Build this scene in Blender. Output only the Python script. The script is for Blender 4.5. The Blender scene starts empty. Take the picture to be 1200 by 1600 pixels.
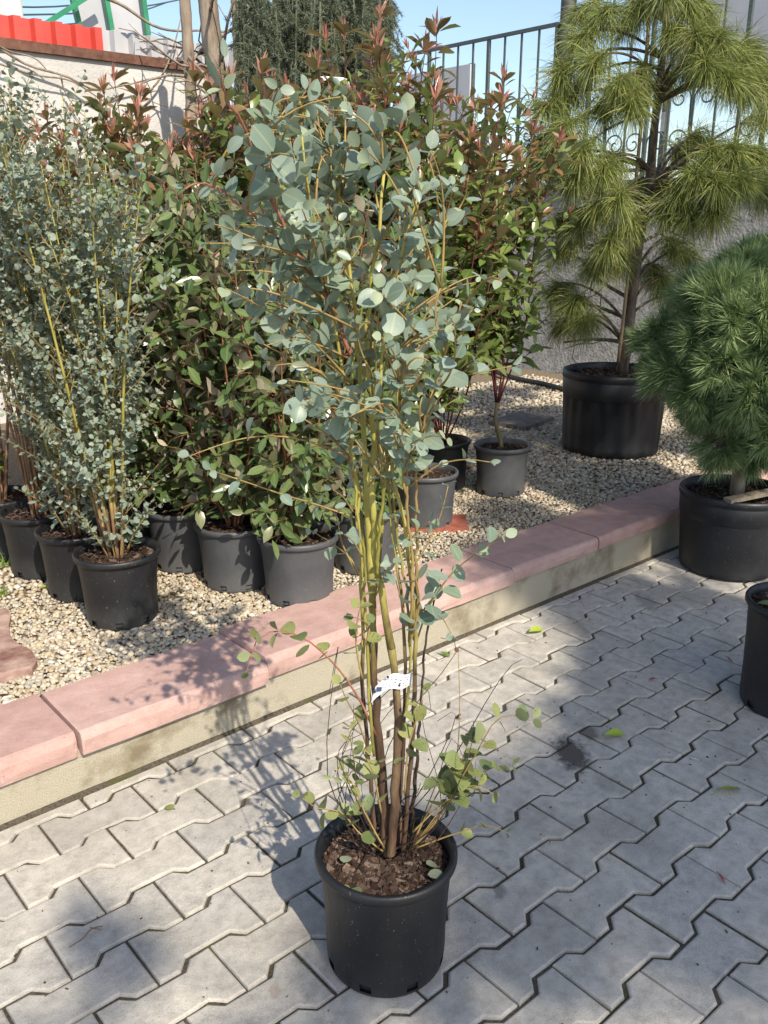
import bpy, math, random
import numpy as np
from mathutils import Matrix, Vector

random.seed(7)
RNG = np.random.default_rng(11)
SC = bpy.context.scene
COL = SC.collection

# ------------------------------------------------------------------ camera, sky, sun, exposure
CAM = np.array([-0.6066, -2.1821, 1.5429])
FPX, PITCH, ROLL, YAW = 1374.74, 0.315336, 0.001647, 0.714757   # photo 1200 x 1600
FW = np.array([math.sin(YAW)*math.cos(PITCH), math.cos(YAW)*math.cos(PITCH), -math.sin(PITCH)])
R0 = np.array([math.cos(YAW), -math.sin(YAW), 0.0]); U0 = np.cross(R0, FW)
RT = math.cos(ROLL)*R0 + math.sin(ROLL)*U0
UP = -math.sin(ROLL)*R0 + math.cos(ROLL)*U0
HD = np.array([math.sin(YAW), math.cos(YAW), 0.0])
cam = bpy.data.cameras.new('camera'); camo = bpy.data.objects.new('camera', cam); COL.objects.link(camo)
cam.sensor_fit = 'VERTICAL'; cam.sensor_height = 24.0; cam.lens = FPX*24.0/1600.0
cam.clip_start = 0.05; cam.clip_end = 600.0
camo.matrix_world = Matrix(((RT[0], UP[0], -FW[0], CAM[0]), (RT[1], UP[1], -FW[1], CAM[1]),
                            (RT[2], UP[2], -FW[2], CAM[2]), (0, 0, 0, 1)))
SC.camera = camo

SUN_ELEV = math.radians(43.0)
SUN_H = np.array([-0.24, -0.97]); SUN_H /= np.linalg.norm(SUN_H)      # horizontal direction towards the sun
world = bpy.data.worlds.new('World'); SC.world = world; world.use_nodes = True
wn = world.node_tree; wn.nodes.clear()
wo = wn.nodes.new('ShaderNodeOutputWorld'); wb = wn.nodes.new('ShaderNodeBackground'); ws = wn.nodes.new('ShaderNodeTexSky')
ws.sky_type = 'NISHITA'; ws.sun_disc = False; ws.sun_elevation = SUN_ELEV
ws.sun_rotation = math.atan2(SUN_H[0], SUN_H[1]); ws.air_density = 1.0; ws.dust_density = 1.2; ws.ozone_density = 1.0
wb.inputs['Strength'].default_value = 0.145
wn.links.new(ws.outputs[0], wb.inputs[0]); wn.links.new(wb.outputs[0], wo.inputs[0])
sun = bpy.data.lights.new('sun', 'SUN'); sun.energy = 4.8; sun.angle = math.radians(0.55); sun.color = (1.0, 0.90, 0.75)
suno = bpy.data.objects.new('sun', sun); COL.objects.link(suno)
tosun = np.array([SUN_H[0]*math.cos(SUN_ELEV), SUN_H[1]*math.cos(SUN_ELEV), math.sin(SUN_ELEV)])
suno.rotation_euler = Vector(tosun).to_track_quat('Z', 'Y').to_euler(); suno.location = (-2, -8, 9)
SC.view_settings.view_transform = 'Standard'; SC.view_settings.look = 'None'
SC.view_settings.gamma = 1.0; SC.view_settings.use_curve_mapping = False
SC.view_settings.exposure = 0.48

# ------------------------------------------------------------------ measuring helpers (photo pixels -> metres)
def ray(x, y): return FW + RT*(x-600)/FPX - UP*(y-800)/FPX
def G(x, y, z=0.0):
    d = ray(x, y); return CAM + d*(z-CAM[2])/d[2]
def onX(x, y, X):
    d = ray(x, y); return CAM + d*(X-CAM[0])/d[0]
def onY(x, y, Y):
    d = ray(x, y); return CAM + d*(Y-CAM[1])/d[1]
def onV(x, y, c, off=0.0):            # vertical plane through c that faces the camera
    d = ray(x, y); return CAM + d*(((np.array(c)-CAM)@HD)+off)/(d@HD)
def depth_of(p): return (np.asarray(p)-CAM)@FW
def unit(v):
    v = np.asarray(v, float); n = np.linalg.norm(v); return v/n if n > 1e-9 else np.array([0, 0, 1.0])

# ------------------------------------------------------------------ node helpers
def new_mat(name):
    m = bpy.data.materials.new(name); m.use_nodes = True; nt = m.node_tree; nt.nodes.clear()
    return m, nt
def nd(nt, typ, inp=None, **props):
    n = nt.nodes.new(typ)
    for k, v in props.items(): setattr(n, k, v)
    for k, v in (inp or {}).items():
        s = n.inputs[k]
        if hasattr(v, 'is_output') or isinstance(v, bpy.types.NodeSocket): nt.links.new(v, s)
        else: s.default_value = v
    return n
def rgba(c): return (c[0], c[1], c[2], 1.0)
def ramp(nt, fac, stops, interp='LINEAR'):
    n = nt.nodes.new('ShaderNodeValToRGB'); cr = n.color_ramp; cr.interpolation = interp
    while len(cr.elements) < len(stops): cr.elements.new(0.5)
    for e, (p, c) in zip(cr.elements, stops): e.position = p; e.color = rgba(c) if len(c) == 3 else c
    nt.links.new(fac, n.inputs[0]); return n.outputs[0]
def mixc(nt, fac, a, b, mode='MIX'):
    n = nt.nodes.new('ShaderNodeMix'); n.data_type = 'RGBA'; n.blend_type = mode
    for s, v in ((n.inputs[0], fac), (n.inputs[6], a), (n.inputs[7], b)):
        if isinstance(v, bpy.types.NodeSocket): nt.links.new(v, s)
        elif isinstance(v, (int, float)): s.default_value = v
        else: s.default_value = rgba(v)
    return n.outputs[2]
def math_(nt, op, a, b=None, c=None, clamp=False):
    n = nt.nodes.new('ShaderNodeMath'); n.operation = op; n.use_clamp = clamp
    for i, v in enumerate((a, b, c)):
        if v is None: continue
        if isinstance(v, bpy.types.NodeSocket): nt.links.new(v, n.inputs[i])
        else: n.inputs[i].default_value = v
    return n.outputs[0]
def noise(nt, vec, scale, detail=3.0, rough=0.55):
    return nd(nt, 'ShaderNodeTexNoise', {'Vector': vec, 'Scale': scale, 'Detail': detail, 'Roughness': rough}).outputs[0]
def wpos(nt): return nd(nt, 'ShaderNodeNewGeometry').outputs['Position']
def opos(nt): return nd(nt, 'ShaderNodeTexCoord').outputs['Object']
def finish(nt, color, rough, bump=None, bump_d=0.01, bump_s=0.5, spec=0.4, metal=0.0):
    b = nt.nodes.new('ShaderNodeBsdfPrincipled'); o = nt.nodes.new('ShaderNodeOutputMaterial')
    for k, v in (('Base Color', color), ('Roughness', rough), ('Specular IOR Level', spec), ('Metallic', metal)):
        if isinstance(v, bpy.types.NodeSocket): nt.links.new(v, b.inputs[k])
        else: b.inputs[k].default_value = rgba(v) if k == 'Base Color' else v
    if bump is not None:
        bn = nd(nt, 'ShaderNodeBump', {'Height': bump, 'Strength': bump_s, 'Distance': bump_d})
        nt.links.new(bn.outputs[0], b.inputs['Normal'])
    nt.links.new(b.outputs[0], o.inputs[0]); return b
def rnd_value(nt):
    g = nd(nt, 'ShaderNodeNewGeometry').outputs['Random Per Island']
    o = nd(nt, 'ShaderNodeObjectInfo').outputs['Random']
    return math_(nt, 'FRACT', math_(nt, 'MULTIPLY_ADD', o, 7.31, g))

def leaf_mat(name, cols, back=None, rough=0.45, trans=0.25, spec=0.4, spots=None, vein=None):
    m, nt = new_mat(name)
    r = rnd_value(nt)
    k = len(cols)
    c = ramp(nt, r, [(i/(k-1) if k > 1 else 0, cols[i]) for i in range(k)])
    p = wpos(nt)
    n1 = noise(nt, p, 60.0, 3)
    c = mixc(nt, math_(nt, 'MULTIPLY', math_(nt, 'SUBTRACT', n1, 0.5, clamp=True), 0.9), c, tuple(x*0.62 for x in cols[0]))
    if spots:
        s = nd(nt, 'ShaderNodeTexVoronoi', {'Vector': p, 'Scale': 190.0}).outputs['Distance']
        f = math_(nt, 'LESS_THAN', s, 0.22)
        f = math_(nt, 'MULTIPLY', f, math_(nt, 'GREATER_THAN', noise(nt, p, 35.0, 1), 0.5))
        c = mixc(nt, f, c, spots)
    ac = math_(nt, 'ABSOLUTE', nd(nt, 'ShaderNodeAttribute', attribute_name='across').outputs['Fac'])
    if vein:
        rib = nd(nt, 'ShaderNodeMapRange', {'Value': ac, 'From Min': 0.13, 'From Max': 0.04, 'To Max': 0.55}).outputs[0]
        c = mixc(nt, rib, c, vein)
        blot = nd(nt, 'ShaderNodeMapRange', {'Value': noise(nt, p, 130.0, 4, 0.7), 'From Min': 0.62, 'From Max': 0.72, 'To Max': 0.4}).outputs[0]
        c = mixc(nt, blot, c, tuple(min(1, x*1.5+0.03) for x in cols[-1]))
    if back is not None:
        bf = nd(nt, 'ShaderNodeNewGeometry').outputs['Backfacing']
        c = mixc(nt, bf, c, back)
    b = nt.nodes.new('ShaderNodeBsdfPrincipled'); o = nt.nodes.new('ShaderNodeOutputMaterial')
    nt.links.new(c, b.inputs['Base Color']); b.inputs['Roughness'].default_value = rough; b.inputs['Specular IOR Level'].default_value = spec
    t = nt.nodes.new('ShaderNodeBsdfTranslucent'); nt.links.new(mixc(nt, 0.35, c, (0.30, 0.36, 0.05)), t.inputs[0])
    mx = nd(nt, 'ShaderNodeMixShader', {0: trans}); nt.links.new(b.outputs[0], mx.inputs[1]); nt.links.new(t.outputs[0], mx.inputs[2])
    nt.links.new(mx.outputs[0], o.inputs[0]); return m

def stem_mat(name, cols, scale=40.0, rough=0.6):
    m, nt = new_mat(name)
    p = wpos(nt); mp = nd(nt, 'ShaderNodeMapping', {'Vector': p, 'Scale': (1.0, 1.0, 0.25)}).outputs[0]
    n1 = noise(nt, mp, scale, 4, 0.65)
    c = ramp(nt, n1, [(0.3+0.4*i/(len(cols)-1), cols[i]) for i in range(len(cols))])
    finish(nt, c, rough, noise(nt, mp, scale*6, 3), 0.002, 0.5, 0.3); return m

def simple_mat(name, c1, c2, scale, rough=0.8, bump=0.0, bscale=None, spec=0.3, metal=0.0, world_space=True):
    m, nt = new_mat(name)
    p = wpos(nt) if world_space else opos(nt)
    n1 = noise(nt, p, scale, 5, 0.6)
    c = ramp(nt, n1, [(0.32, c1), (0.68, c2)])
    finish(nt, c, rough, noise(nt, p, bscale or scale*5, 4) if bump else None, bump, 0.6, spec, metal); return m

# ------------------------------------------------------------------ materials
MAT = {}
def make_materials():
    # concrete pavers
    m, nt = new_mat('paver_concrete'); p = wpos(nt)
    ob = nd(nt, 'ShaderNodeObjectInfo').outputs['Random']
    fine = noise(nt, p, 420.0, 2, 0.7); mid = noise(nt, p, 26.0, 5, 0.62); big = noise(nt, p, 3.2, 4, 0.55)
    c = ramp(nt, mid, [(0.22, (0.215, 0.208, 0.195)), (0.5, (0.335, 0.326, 0.308)), (0.78, (0.43, 0.418, 0.392))])
    c = mixc(nt, 0.55, c, ramp(nt, ob, [(0, (0.60, 0.60, 0.61)), (0.5, (0.74, 0.73, 0.71)), (1, (0.86, 0.83, 0.78))]), 'MULTIPLY')
    c = mixc(nt, 1.0, c, (1.46, 1.425, 1.35), 'MULTIPLY')
    c = mixc(nt, math_(nt, 'MULTIPLY', math_(nt, 'SUBTRACT', big, 0.47, clamp=True), 1.9), c, (0.175, 0.16, 0.135))
    c = mixc(nt, math_(nt, 'MULTIPLY', math_(nt, 'GREATER_THAN', fine, 0.61), 0.5), c, (0.12, 0.11, 0.10))
    c = mixc(nt, math_(nt, 'MULTIPLY', math_(nt, 'LESS_THAN', fine, 0.38), 0.4), c, (0.54, 0.53, 0.50))
    # water and oil stains with their own outlines
    for (px, py, rx, ry, st, colr) in ((893, 1178, 0.095, 0.055, 0.95, (0.07, 0.063, 0.055)), (921, 1144, 0.04, 0.03, 0.75, (0.08, 0.075, 0.065)),
                                       (384, 1253, 0.022, 0.018, 0.85, (0.07, 0.06, 0.05)), (780, 1392, 0.030, 0.016, 0.6, (0.12, 0.115, 0.11)),
                                       (945, 1222, 0.045, 0.03, 0.35, (0.12, 0.11, 0.10)), (430, 1548, 0.02, 0.013, 0.4, (0.25, 0.17, 0.11)),
                                       (905, 985, 0.08, 0.04, 0.35, (0.10, 0.09, 0.08)), (1010, 940, 0.10, 0.04, 0.4, (0.09, 0.085, 0.08))):
        q = G(px, py)
        sv = nd(nt, 'ShaderNodeVectorMath', {0: p, 1: (q[0], q[1], 0.0)}, operation='SUBTRACT').outputs[0]
        rv = nd(nt, 'ShaderNodeVectorRotate', {'Vector': sv, 'Axis': (0, 0, 1), 'Angle': -0.9}, rotation_type='AXIS_ANGLE').outputs[0]
        dv = nd(nt, 'ShaderNodeVectorMath', {0: rv, 1: (1/rx, 1/ry, 0.0)}, operation='MULTIPLY').outputs[0]
        ln = nd(nt, 'ShaderNodeVectorMath', {0: dv}, operation='LENGTH').outputs['Value']
        wob = math_(nt, 'MULTIPLY_ADD', math_(nt, 'SUBTRACT', noise(nt, p, 45.0, 4, 0.6), 0.5), 1.6, ln)
        f = nd(nt, 'ShaderNodeMapRange', {'Value': wob, 'From Min': 1.2, 'From Max': 0.62, 'To Min': 0.0, 'To Max': st}).outputs[0]
        c = mixc(nt, f, c, colr)
    hb = math_(nt, 'ADD', math_(nt, 'MULTIPLY', fine, 0.5), math_(nt, 'MULTIPLY', noise(nt, p, 90.0, 4), 1.0))
    finish(nt, c, 0.85, hb, 0.003, 0.55, 0.3); MAT['paver'] = m
    # joint sand with moss
    m, nt = new_mat('joint_sand'); p = wpos(nt)
    c = ramp(nt, noise(nt, p, 120.0, 4), [(0.3, (0.045, 0.039, 0.030)), (0.7, (0.125, 0.108, 0.082))])
    c = mixc(nt, nd(nt, 'ShaderNodeMapRange', {'Value': noise(nt, p, 6.0, 3), 'From Min': 0.56, 'From Max': 0.66, 'To Max': 0.8}).outputs[0], c, (0.075, 0.08, 0.025))
    finish(nt, c, 0.95, noise(nt, p, 300.0, 3), 0.004, 0.8, 0.1); MAT['sand'] = m
    # pink cast cap stones
    m, nt = new_mat('pink_cast_stone'); p = wpos(nt); ob = nd(nt, 'ShaderNodeObjectInfo').outputs['Random']
    mid = noise(nt, p, 14.0, 5, 0.62)
    c = ramp(nt, mid, [(0.3, (0.44, 0.285, 0.250)), (0.55, (0.525, 0.355, 0.315)), (0.8, (0.59, 0.43, 0.385))])
    c = mixc(nt, 0.5, c, ramp(nt, ob, [(0, (0.80, 0.70, 0.68)), (1, (1.0, 0.99, 0.98))]), 'MULTIPLY')
    c = mixc(nt, nd(nt, 'ShaderNodeMapRange', {'Value': noise(nt, p, 22.0, 6, 0.75), 'From Min': 0.64, 'From Max': 0.74}).outputs[0], c, (0.66, 0.55, 0.50))
    c = mixc(nt, math_(nt, 'MULTIPLY', math_(nt, 'GREATER_THAN', noise(nt, p, 160.0, 2), 0.70), 0.5), c, (0.2, 0.11, 0.10))
    c = mixc(nt, nd(nt, 'ShaderNodeMapRange', {'Value': noise(nt, p, 4.0, 4), 'From Min': 0.56, 'From Max': 0.75, 'To Max': 0.4}).outputs[0], c, (0.26, 0.17, 0.15))
    gr = noise(nt, p, 520.0, 2, 0.8)
    c = mixc(nt, math_(nt, 'MULTIPLY', math_(nt, 'GREATER_THAN', gr, 0.61), 0.35), c, (0.30, 0.18, 0.155)); c = mixc(nt, math_(nt, 'MULTIPLY', math_(nt, 'LESS_THAN', gr, 0.38), 0.35), c, (0.62, 0.47, 0.42))
    finish(nt, c, 0.85, math_(nt, 'ADD', noise(nt, p, 70.0, 6, 0.7), math_(nt, 'MULTIPLY', gr, 0.6)), 0.005, 0.75, 0.25); MAT['pink'] = m
    # yellowish rendered wall below the caps
    m, nt = new_mat('sandy_render'); p = wpos(nt)
    c = ramp(nt, noise(nt, p, 320.0, 2, 0.7), [(0.3, (0.30, 0.265, 0.195)), (0.7, (0.53, 0.49, 0.395))])
    c = mixc(nt, nd(nt, 'ShaderNodeMapRange', {'Value': noise(nt, p, 5.0, 5, 0.65), 'From Min': 0.50, 'From Max': 0.68, 'To Max': 0.8}).outputs[0], c, (0.17, 0.135, 0.078))
    finish(nt, c, 0.9, math_(nt, 'ADD', noise(nt, p, 380.0, 2), noise(nt, p, 40.0, 5, 0.7)), 0.006, 0.8, 0.2); MAT['render'] = m
    # pebbles
    m, nt = new_mat('river_pebbles'); p = wpos(nt)
    r = nd(nt, 'ShaderNodeNewGeometry').outputs['Random Per Island']
    c = ramp(nt, r, [(0.0, (0.16, 0.145, 0.125)), (0.12, (0.36, 0.31, 0.235)), (0.3, (0.46, 0.395, 0.285)), (0.45, (0.58, 0.53, 0.44)), (0.6, (0.42, 0.335, 0.21)),
                     (0.72, (0.66, 0.63, 0.56)), (0.85, (0.28, 0.27, 0.26)), (0.93, (0.50, 0.44, 0.33)), (1.0, (0.36, 0.25, 0.15))])
    c = mixc(nt, math_(nt, 'MULTIPLY', noise(nt, p, 220.0, 3), 0.55), c, (0.31, 0.25, 0.165))
    finish(nt, c, 0.7, noise(nt, p, 260.0, 3), 0.002, 0.5, 0.35); MAT['pebble'] = m
    MAT['bed'] = simple_mat('bed_soil', (0.10, 0.08, 0.055), (0.25, 0.20, 0.14), 60, 0.95, 0.004, 200, 0.1)
    MAT['ground'] = simple_mat('yard_ground', (0.16, 0.14, 0.11), (0.28, 0.25, 0.20), 1.5, 0.95, 0.01, 30, 0.1)
    # pots
    for key, base, dust, dstr in (('pot_black', (0.0085, 0.0095, 0.0120), (0.075, 0.078, 0.082), 0.07), ('pot_grey', (0.058, 0.062, 0.068), (0.17, 0.165, 0.16), 0.22),
                            ('pot_dark', (0.0095, 0.0105, 0.0125), (0.10, 0.098, 0.092), 0.10)):
        m, nt = new_mat(key); p = wpos(nt); o = opos(nt)
        zz = nd(nt, 'ShaderNodeSeparateXYZ', {0: o}).outputs[2]
        c = mixc(nt, nd(nt, 'ShaderNodeMapRange', {'Value': noise(nt, p, 9.0, 5, 0.65), 'From Min': 0.42, 'From Max': 0.75, 'To Max': dstr}).outputs[0], base, dust)
        splash = math_(nt, 'MULTIPLY', nd(nt, 'ShaderNodeMapRange', {'Value': zz, 'From Min': 0.11, 'From Max': 0.0, 'To Max': 0.9}).outputs[0], noise(nt, p, 24.0, 5, 0.7))
        c = mixc(nt, math_(nt, 'MULTIPLY', splash, 0.6 if key != 'pot_black' else 0.4), c, dust)
        c = mixc(nt, math_(nt, 'MULTIPLY', math_(nt, 'GREATER_THAN', noise(nt, p, 210.0, 1), 0.755), 0.6), c, (0.30, 0.28, 0.25))
        scr = nd(nt, 'ShaderNodeMapping', {'Vector': o, 'Scale': (1.0, 1.0, 0.15)}).outputs[0]
        ro = nd(nt, 'ShaderNodeMapRange', {'Value': noise(nt, scr, 60.0, 4), 'To Min': 0.36, 'To Max': 0.62}).outputs[0]
        finish(nt, c, ro, noise(nt, o, 240.0, 3), 0.0008, 0.5, 0.45); MAT[key] = m
    # mulch / soil
    MAT['soil'] = simple_mat('potting_soil', (0.016, 0.011, 0.008), (0.06, 0.042, 0.029), 70, 0.95, 0.012, 140, 0.1)
    m, nt = new_mat('bark_chips'); r = nd(nt, 'ShaderNodeNewGeometry').outputs['Random Per Island']; p = wpos(nt)
    c = ramp(nt, r, [(0, (0.016, 0.011, 0.009)), (0.4, (0.045, 0.029, 0.022)), (0.65, (0.085, 0.055, 0.043)), (0.88, (0.14, 0.095, 0.078)), (1, (0.26, 0.20, 0.16))])
    c = mixc(nt, math_(nt, 'MULTIPLY', noise(nt, p, 150.0, 3), 0.6), c, (0.05, 0.032, 0.022))
    finish(nt, c, 0.9, noise(nt, p, 300.0, 3), 0.002, 0.6, 0.15); MAT['bark'] = m
    # leaves
    MAT['euc'] = leaf_mat('eucalyptus_leaf', [(0.135, 0.20, 0.15), (0.20, 0.275, 0.22), (0.275, 0.345, 0.285), (0.185, 0.25, 0.165), (0.23, 0.31, 0.27)], (0.255, 0.325, 0.26), 0.42, 0.28, 0.5, None, (0.36, 0.38, 0.24))
    MAT['euc_low'] = leaf_mat('spotted_eucalyptus_leaf', [(0.125, 0.17, 0.065), (0.19, 0.225, 0.085), (0.26, 0.275, 0.095), (0.15, 0.20, 0.11)], (0.21, 0.245, 0.12), 0.5, 0.2, 0.35, (0.06, 0.05, 0.02))
    MAT['euc_dry'] = leaf_mat('dry_leaf', [(0.13, 0.055, 0.045), (0.19, 0.10, 0.06), (0.10, 0.06, 0.04)], None, 0.7, 0.15, 0.2)
    MAT['euc_new'] = leaf_mat('young_eucalyptus_leaf', [(0.26, 0.33, 0.22), (0.34, 0.40, 0.27)], None, 0.5, 0.3, 0.3)
    MAT['cider'] = leaf_mat('round_eucalyptus_leaf', [(0.14, 0.185, 0.14), (0.205, 0.26, 0.205), (0.29, 0.345, 0.29), (0.17, 0.215, 0.13), (0.25, 0.305, 0.25)], (0.235, 0.285, 0.225), 0.5, 0.2, 0.35)
    MAT['elae'] = leaf_mat('oleaster_leaf', [(0.052, 0.092, 0.03), (0.088, 0.142, 0.048), (0.13, 0.185, 0.062), (0.165, 0.17, 0.085)], (0.42, 0.375, 0.275), 0.28, 0.18, 0.55, None, (0.20, 0.25, 0.11))
    MAT['phot'] = leaf_mat('photinia_leaf', [(0.065, 0.115, 0.028), (0.115, 0.18, 0.042), (0.20, 0.265, 0.06), (0.13, 0.15, 0.05)], (0.22, 0.27, 0.11), 0.27, 0.26, 0.55, None, (0.22, 0.25, 0.09))
    MAT['phot_mid'] = leaf_mat('bronze_photinia_leaf', [(0.19, 0.115, 0.05), (0.27, 0.13, 0.07), (0.16, 0.145, 0.05), (0.22, 0.085, 0.06)], (0.25, 0.17, 0.10), 0.28, 0.28, 0.5, None, (0.24, 0.13, 0.07))
    MAT['phot_red'] = leaf_mat('red_photinia_leaf', [(0.30, 0.09, 0.075), (0.45, 0.20, 0.155), (0.52, 0.32, 0.21)], (0.42, 0.20, 0.15), 0.3, 0.3, 0.5)
    MAT['shade_leaf'] = leaf_mat('tree_leaf', [(0.05, 0.09, 0.02), (0.09, 0.14, 0.03)], None, 0.4, 0.15, 0.4)
    MAT['pine'] = leaf_mat('long_pine_needles', [(0.14, 0.18, 0.04), (0.22, 0.26, 0.065), (0.31, 0.34, 0.11), (0.10, 0.15, 0.05), (0.26, 0.24, 0.08)], None, 0.42, 0.22, 0.4)
    MAT['globe'] = leaf_mat('short_pine_needles', [(0.13, 0.215, 0.085), (0.225, 0.32, 0.13), (0.34, 0.42, 0.19), (0.10, 0.175, 0.08), (0.27, 0.35, 0.15)], None, 0.4, 0.18, 0.4)
    MAT['spruce'] = leaf_mat('cedar_needles', [(0.07, 0.092, 0.06), (0.125, 0.15, 0.10), (0.19, 0.215, 0.15)], None, 0.5, 0.15, 0.3)
    MAT['fresh'] = leaf_mat('fresh_green_leaf', [(0.13, 0.25, 0.03), (0.22, 0.36, 0.04)], None, 0.35, 0.35, 0.4)
    MAT['fallen'] = leaf_mat('fallen_yellow_leaf', [(0.32, 0.44, 0.045), (0.42, 0.50, 0.07)], (0.30, 0.38, 0.08), 0.4, 0.25, 0.4)
    MAT['fallen_dark'] = leaf_mat('fallen_green_leaf', [(0.03, 0.06, 0.02), (0.06, 0.10, 0.03)], None, 0.35, 0.15, 0.5)
    MAT['fallen_red'] = leaf_mat('fallen_red_leaf', [(0.22, 0.035, 0.03), (0.30, 0.08, 0.06)], None, 0.5, 0.1, 0.3)
    # stems
    MAT['euc_trunk'] = stem_mat('eucalyptus_bark', [(0.035, 0.020, 0.015), (0.085, 0.050, 0.033), (0.14, 0.095, 0.055)], 28)
    MAT['euc_yellow'] = stem_mat('yellow_green_bark', [(0.10, 0.09, 0.02), (0.23, 0.21, 0.045), (0.34, 0.30, 0.08)], 26)
    for key, lo, hi in (('euc_grade', 0.58, 0.78), ('euc_grade_high', 0.85, 1.15), ('euc_main', 0.66, 0.98)):
        m, nt = new_mat(key); p = wpos(nt); mp = nd(nt, 'ShaderNodeMapping', {'Vector': p, 'Scale': (1.0, 1.0, 0.25)}).outputs[0]; n1 = noise(nt, mp, 30, 4, 0.65)
        cb = ramp(nt, n1, [(0.3, (0.085, 0.048, 0.028)), (0.5, (0.20, 0.115, 0.065)), (0.7, (0.28, 0.18, 0.11))] if key != 'euc_main' else [(0.3, (0.03, 0.019, 0.014)), (0.5, (0.085, 0.05, 0.033)), (0.7, (0.16, 0.11, 0.065))]); cy = ramp(nt, n1, [(0.3, (0.17, 0.15, 0.035)), (0.5, (0.31, 0.28, 0.065)), (0.7, (0.42, 0.37, 0.11))])
        zz = nd(nt, 'ShaderNodeSeparateXYZ', {0: p}).outputs[2]; f = nd(nt, 'ShaderNodeMapRange', {'Value': math_(nt, 'MULTIPLY_ADD', n1, 0.5, math_(nt, 'SUBTRACT', zz, 0.25)), 'From Min': lo, 'From Max': hi}).outputs[0]
        finish(nt, mixc(nt, f, cb, cy), 0.6, noise(nt, mp, 180, 3), 0.002, 0.5, 0.3); MAT[key] = m
    MAT['euc_twig'] = stem_mat('tan_twig', [(0.20, 0.13, 0.05), (0.34, 0.25, 0.09)], 40)
    MAT['twig_dark'] = stem_mat('dark_twig', [(0.02, 0.014, 0.012), (0.06, 0.04, 0.03)], 40)
    MAT['twig_red'] = stem_mat('red_twig', [(0.22, 0.075, 0.05), (0.36, 0.17, 0.11)], 40)
    MAT['brown_stem'] = stem_mat('brown_stem', [(0.085, 0.048, 0.028), (0.20, 0.115, 0.065), (0.28, 0.18, 0.11)], 35)
    MAT['elae_stem'] = stem_mat('rust_stem', [(0.12, 0.05, 0.025), (0.25, 0.12, 0.06)], 35)
    MAT['phot_stem'] = stem_mat('maroon_stem', [(0.05, 0.012, 0.014), (0.14, 0.035, 0.03)], 35)
    MAT['phot_trunk'] = stem_mat('greenish_bark', [(0.10, 0.085, 0.045), (0.22, 0.19, 0.10)], 45)
    MAT['pine_bark'] = stem_mat('pine_bark', [(0.035, 0.025, 0.020), (0.10, 0.075, 0.055), (0.17, 0.14, 0.10)], 30, 0.8)
    MAT['grey_bark'] = stem_mat('grey_bark', [(0.11, 0.085, 0.062), (0.24, 0.195, 0.15), (0.34, 0.29, 0.235)], 18, 0.85)
    MAT['bamboo'] = stem_mat('bamboo_cane', [(0.24, 0.16, 0.09), (0.36, 0.26, 0.16)], 30)
    # built things
    MAT['iron'] = simple_mat('painted_iron', (0.05, 0.066, 0.062), (0.085, 0.105, 0.10), 60, 0.5, 0.001, 300, 0.5)
    MAT['pale_wall'] = simple_mat('weathered_render', (0.43, 0.42, 0.40), (0.57, 0.56, 0.54), 2.4, 0.9, 0.01, 40, 0.2)
    MAT['grey_wall'] = simple_mat('rough_grey_wall', (0.21, 0.21, 0.21), (0.42, 0.415, 0.40), 16, 0.9, 0.03, 45, 0.2)
    MAT['red_sheet'] = simple_mat('red_sheet_metal', (0.50, 0.050, 0.038), (0.60, 0.075, 0.055), 3, 0.42, 0.0, None, 0.5)
    MAT['white_sheet'] = simple_mat('pale_sheet_metal', (0.36, 0.37, 0.39), (0.46, 0.465, 0.485), 3, 0.42, 0.0, None, 0.5)
    MAT['rust_rail'] = simple_mat('rusty_rail', (0.085, 0.040, 0.028), (0.17, 0.085, 0.06), 20, 0.85, 0.003, 120, 0.3)
    MAT['green_steel'] = simple_mat('green_steel', (0.02, 0.17, 0.08), (0.035, 0.24, 0.12), 6, 0.4, 0, None, 0.5)
    MAT['grey_sheet'] = simple_mat('grey_plastic_sheet', (0.36, 0.37, 0.40), (0.46, 0.47, 0.50), 1.2, 0.6, 0, None, 0.3)
    MAT['post'] = simple_mat('dark_grey_post', (0.05, 0.052, 0.055), (0.085, 0.088, 0.09), 12, 0.6, 0.001, 100, 0.4)
    MAT['terracotta'] = simple_mat('worn_red_slab', (0.15, 0.065, 0.05), (0.42, 0.30, 0.25), 11, 0.9, 0.006, 60, 0.2)
    MAT['brick'] = simple_mat('red_brick', (0.24, 0.07, 0.045), (0.36, 0.13, 0.085), 20, 0.9, 0.004, 90, 0.2)
    MAT['dark_slab'] = simple_mat('dark_slab', (0.10, 0.09, 0.08), (0.20, 0.18, 0.155), 20, 0.9, 0.004, 90, 0.2)
    MAT['rubber'] = simple_mat('black_hose', (0.012, 0.012, 0.012), (0.03, 0.03, 0.03), 60, 0.5, 0, None, 0.4)
    MAT['wood'] = stem_mat('grey_plank', [(0.12, 0.10, 0.075), (0.24, 0.205, 0.155)], 30, 0.85)
    MAT['label'] = simple_mat('white_label', (0.74, 0.75, 0.78), (0.82, 0.83, 0.85), 30, 0.45, 0, None, 0.4)
    MAT['ink'] = simple_mat('dark_ink', (0.012, 0.016, 0.02), (0.02, 0.025, 0.03), 30, 0.6)
    MAT['ink_blue'] = simple_mat('blue_ink', (0.02, 0.035, 0.09), (0.03, 0.05, 0.12), 30, 0.6)
    MAT['litter'] = leaf_mat('plant_litter', [(0.05, 0.033, 0.02), (0.11, 0.07, 0.04), (0.17, 0.12, 0.07)], None, 0.85, 0.05, 0.15)
make_materials()

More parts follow.
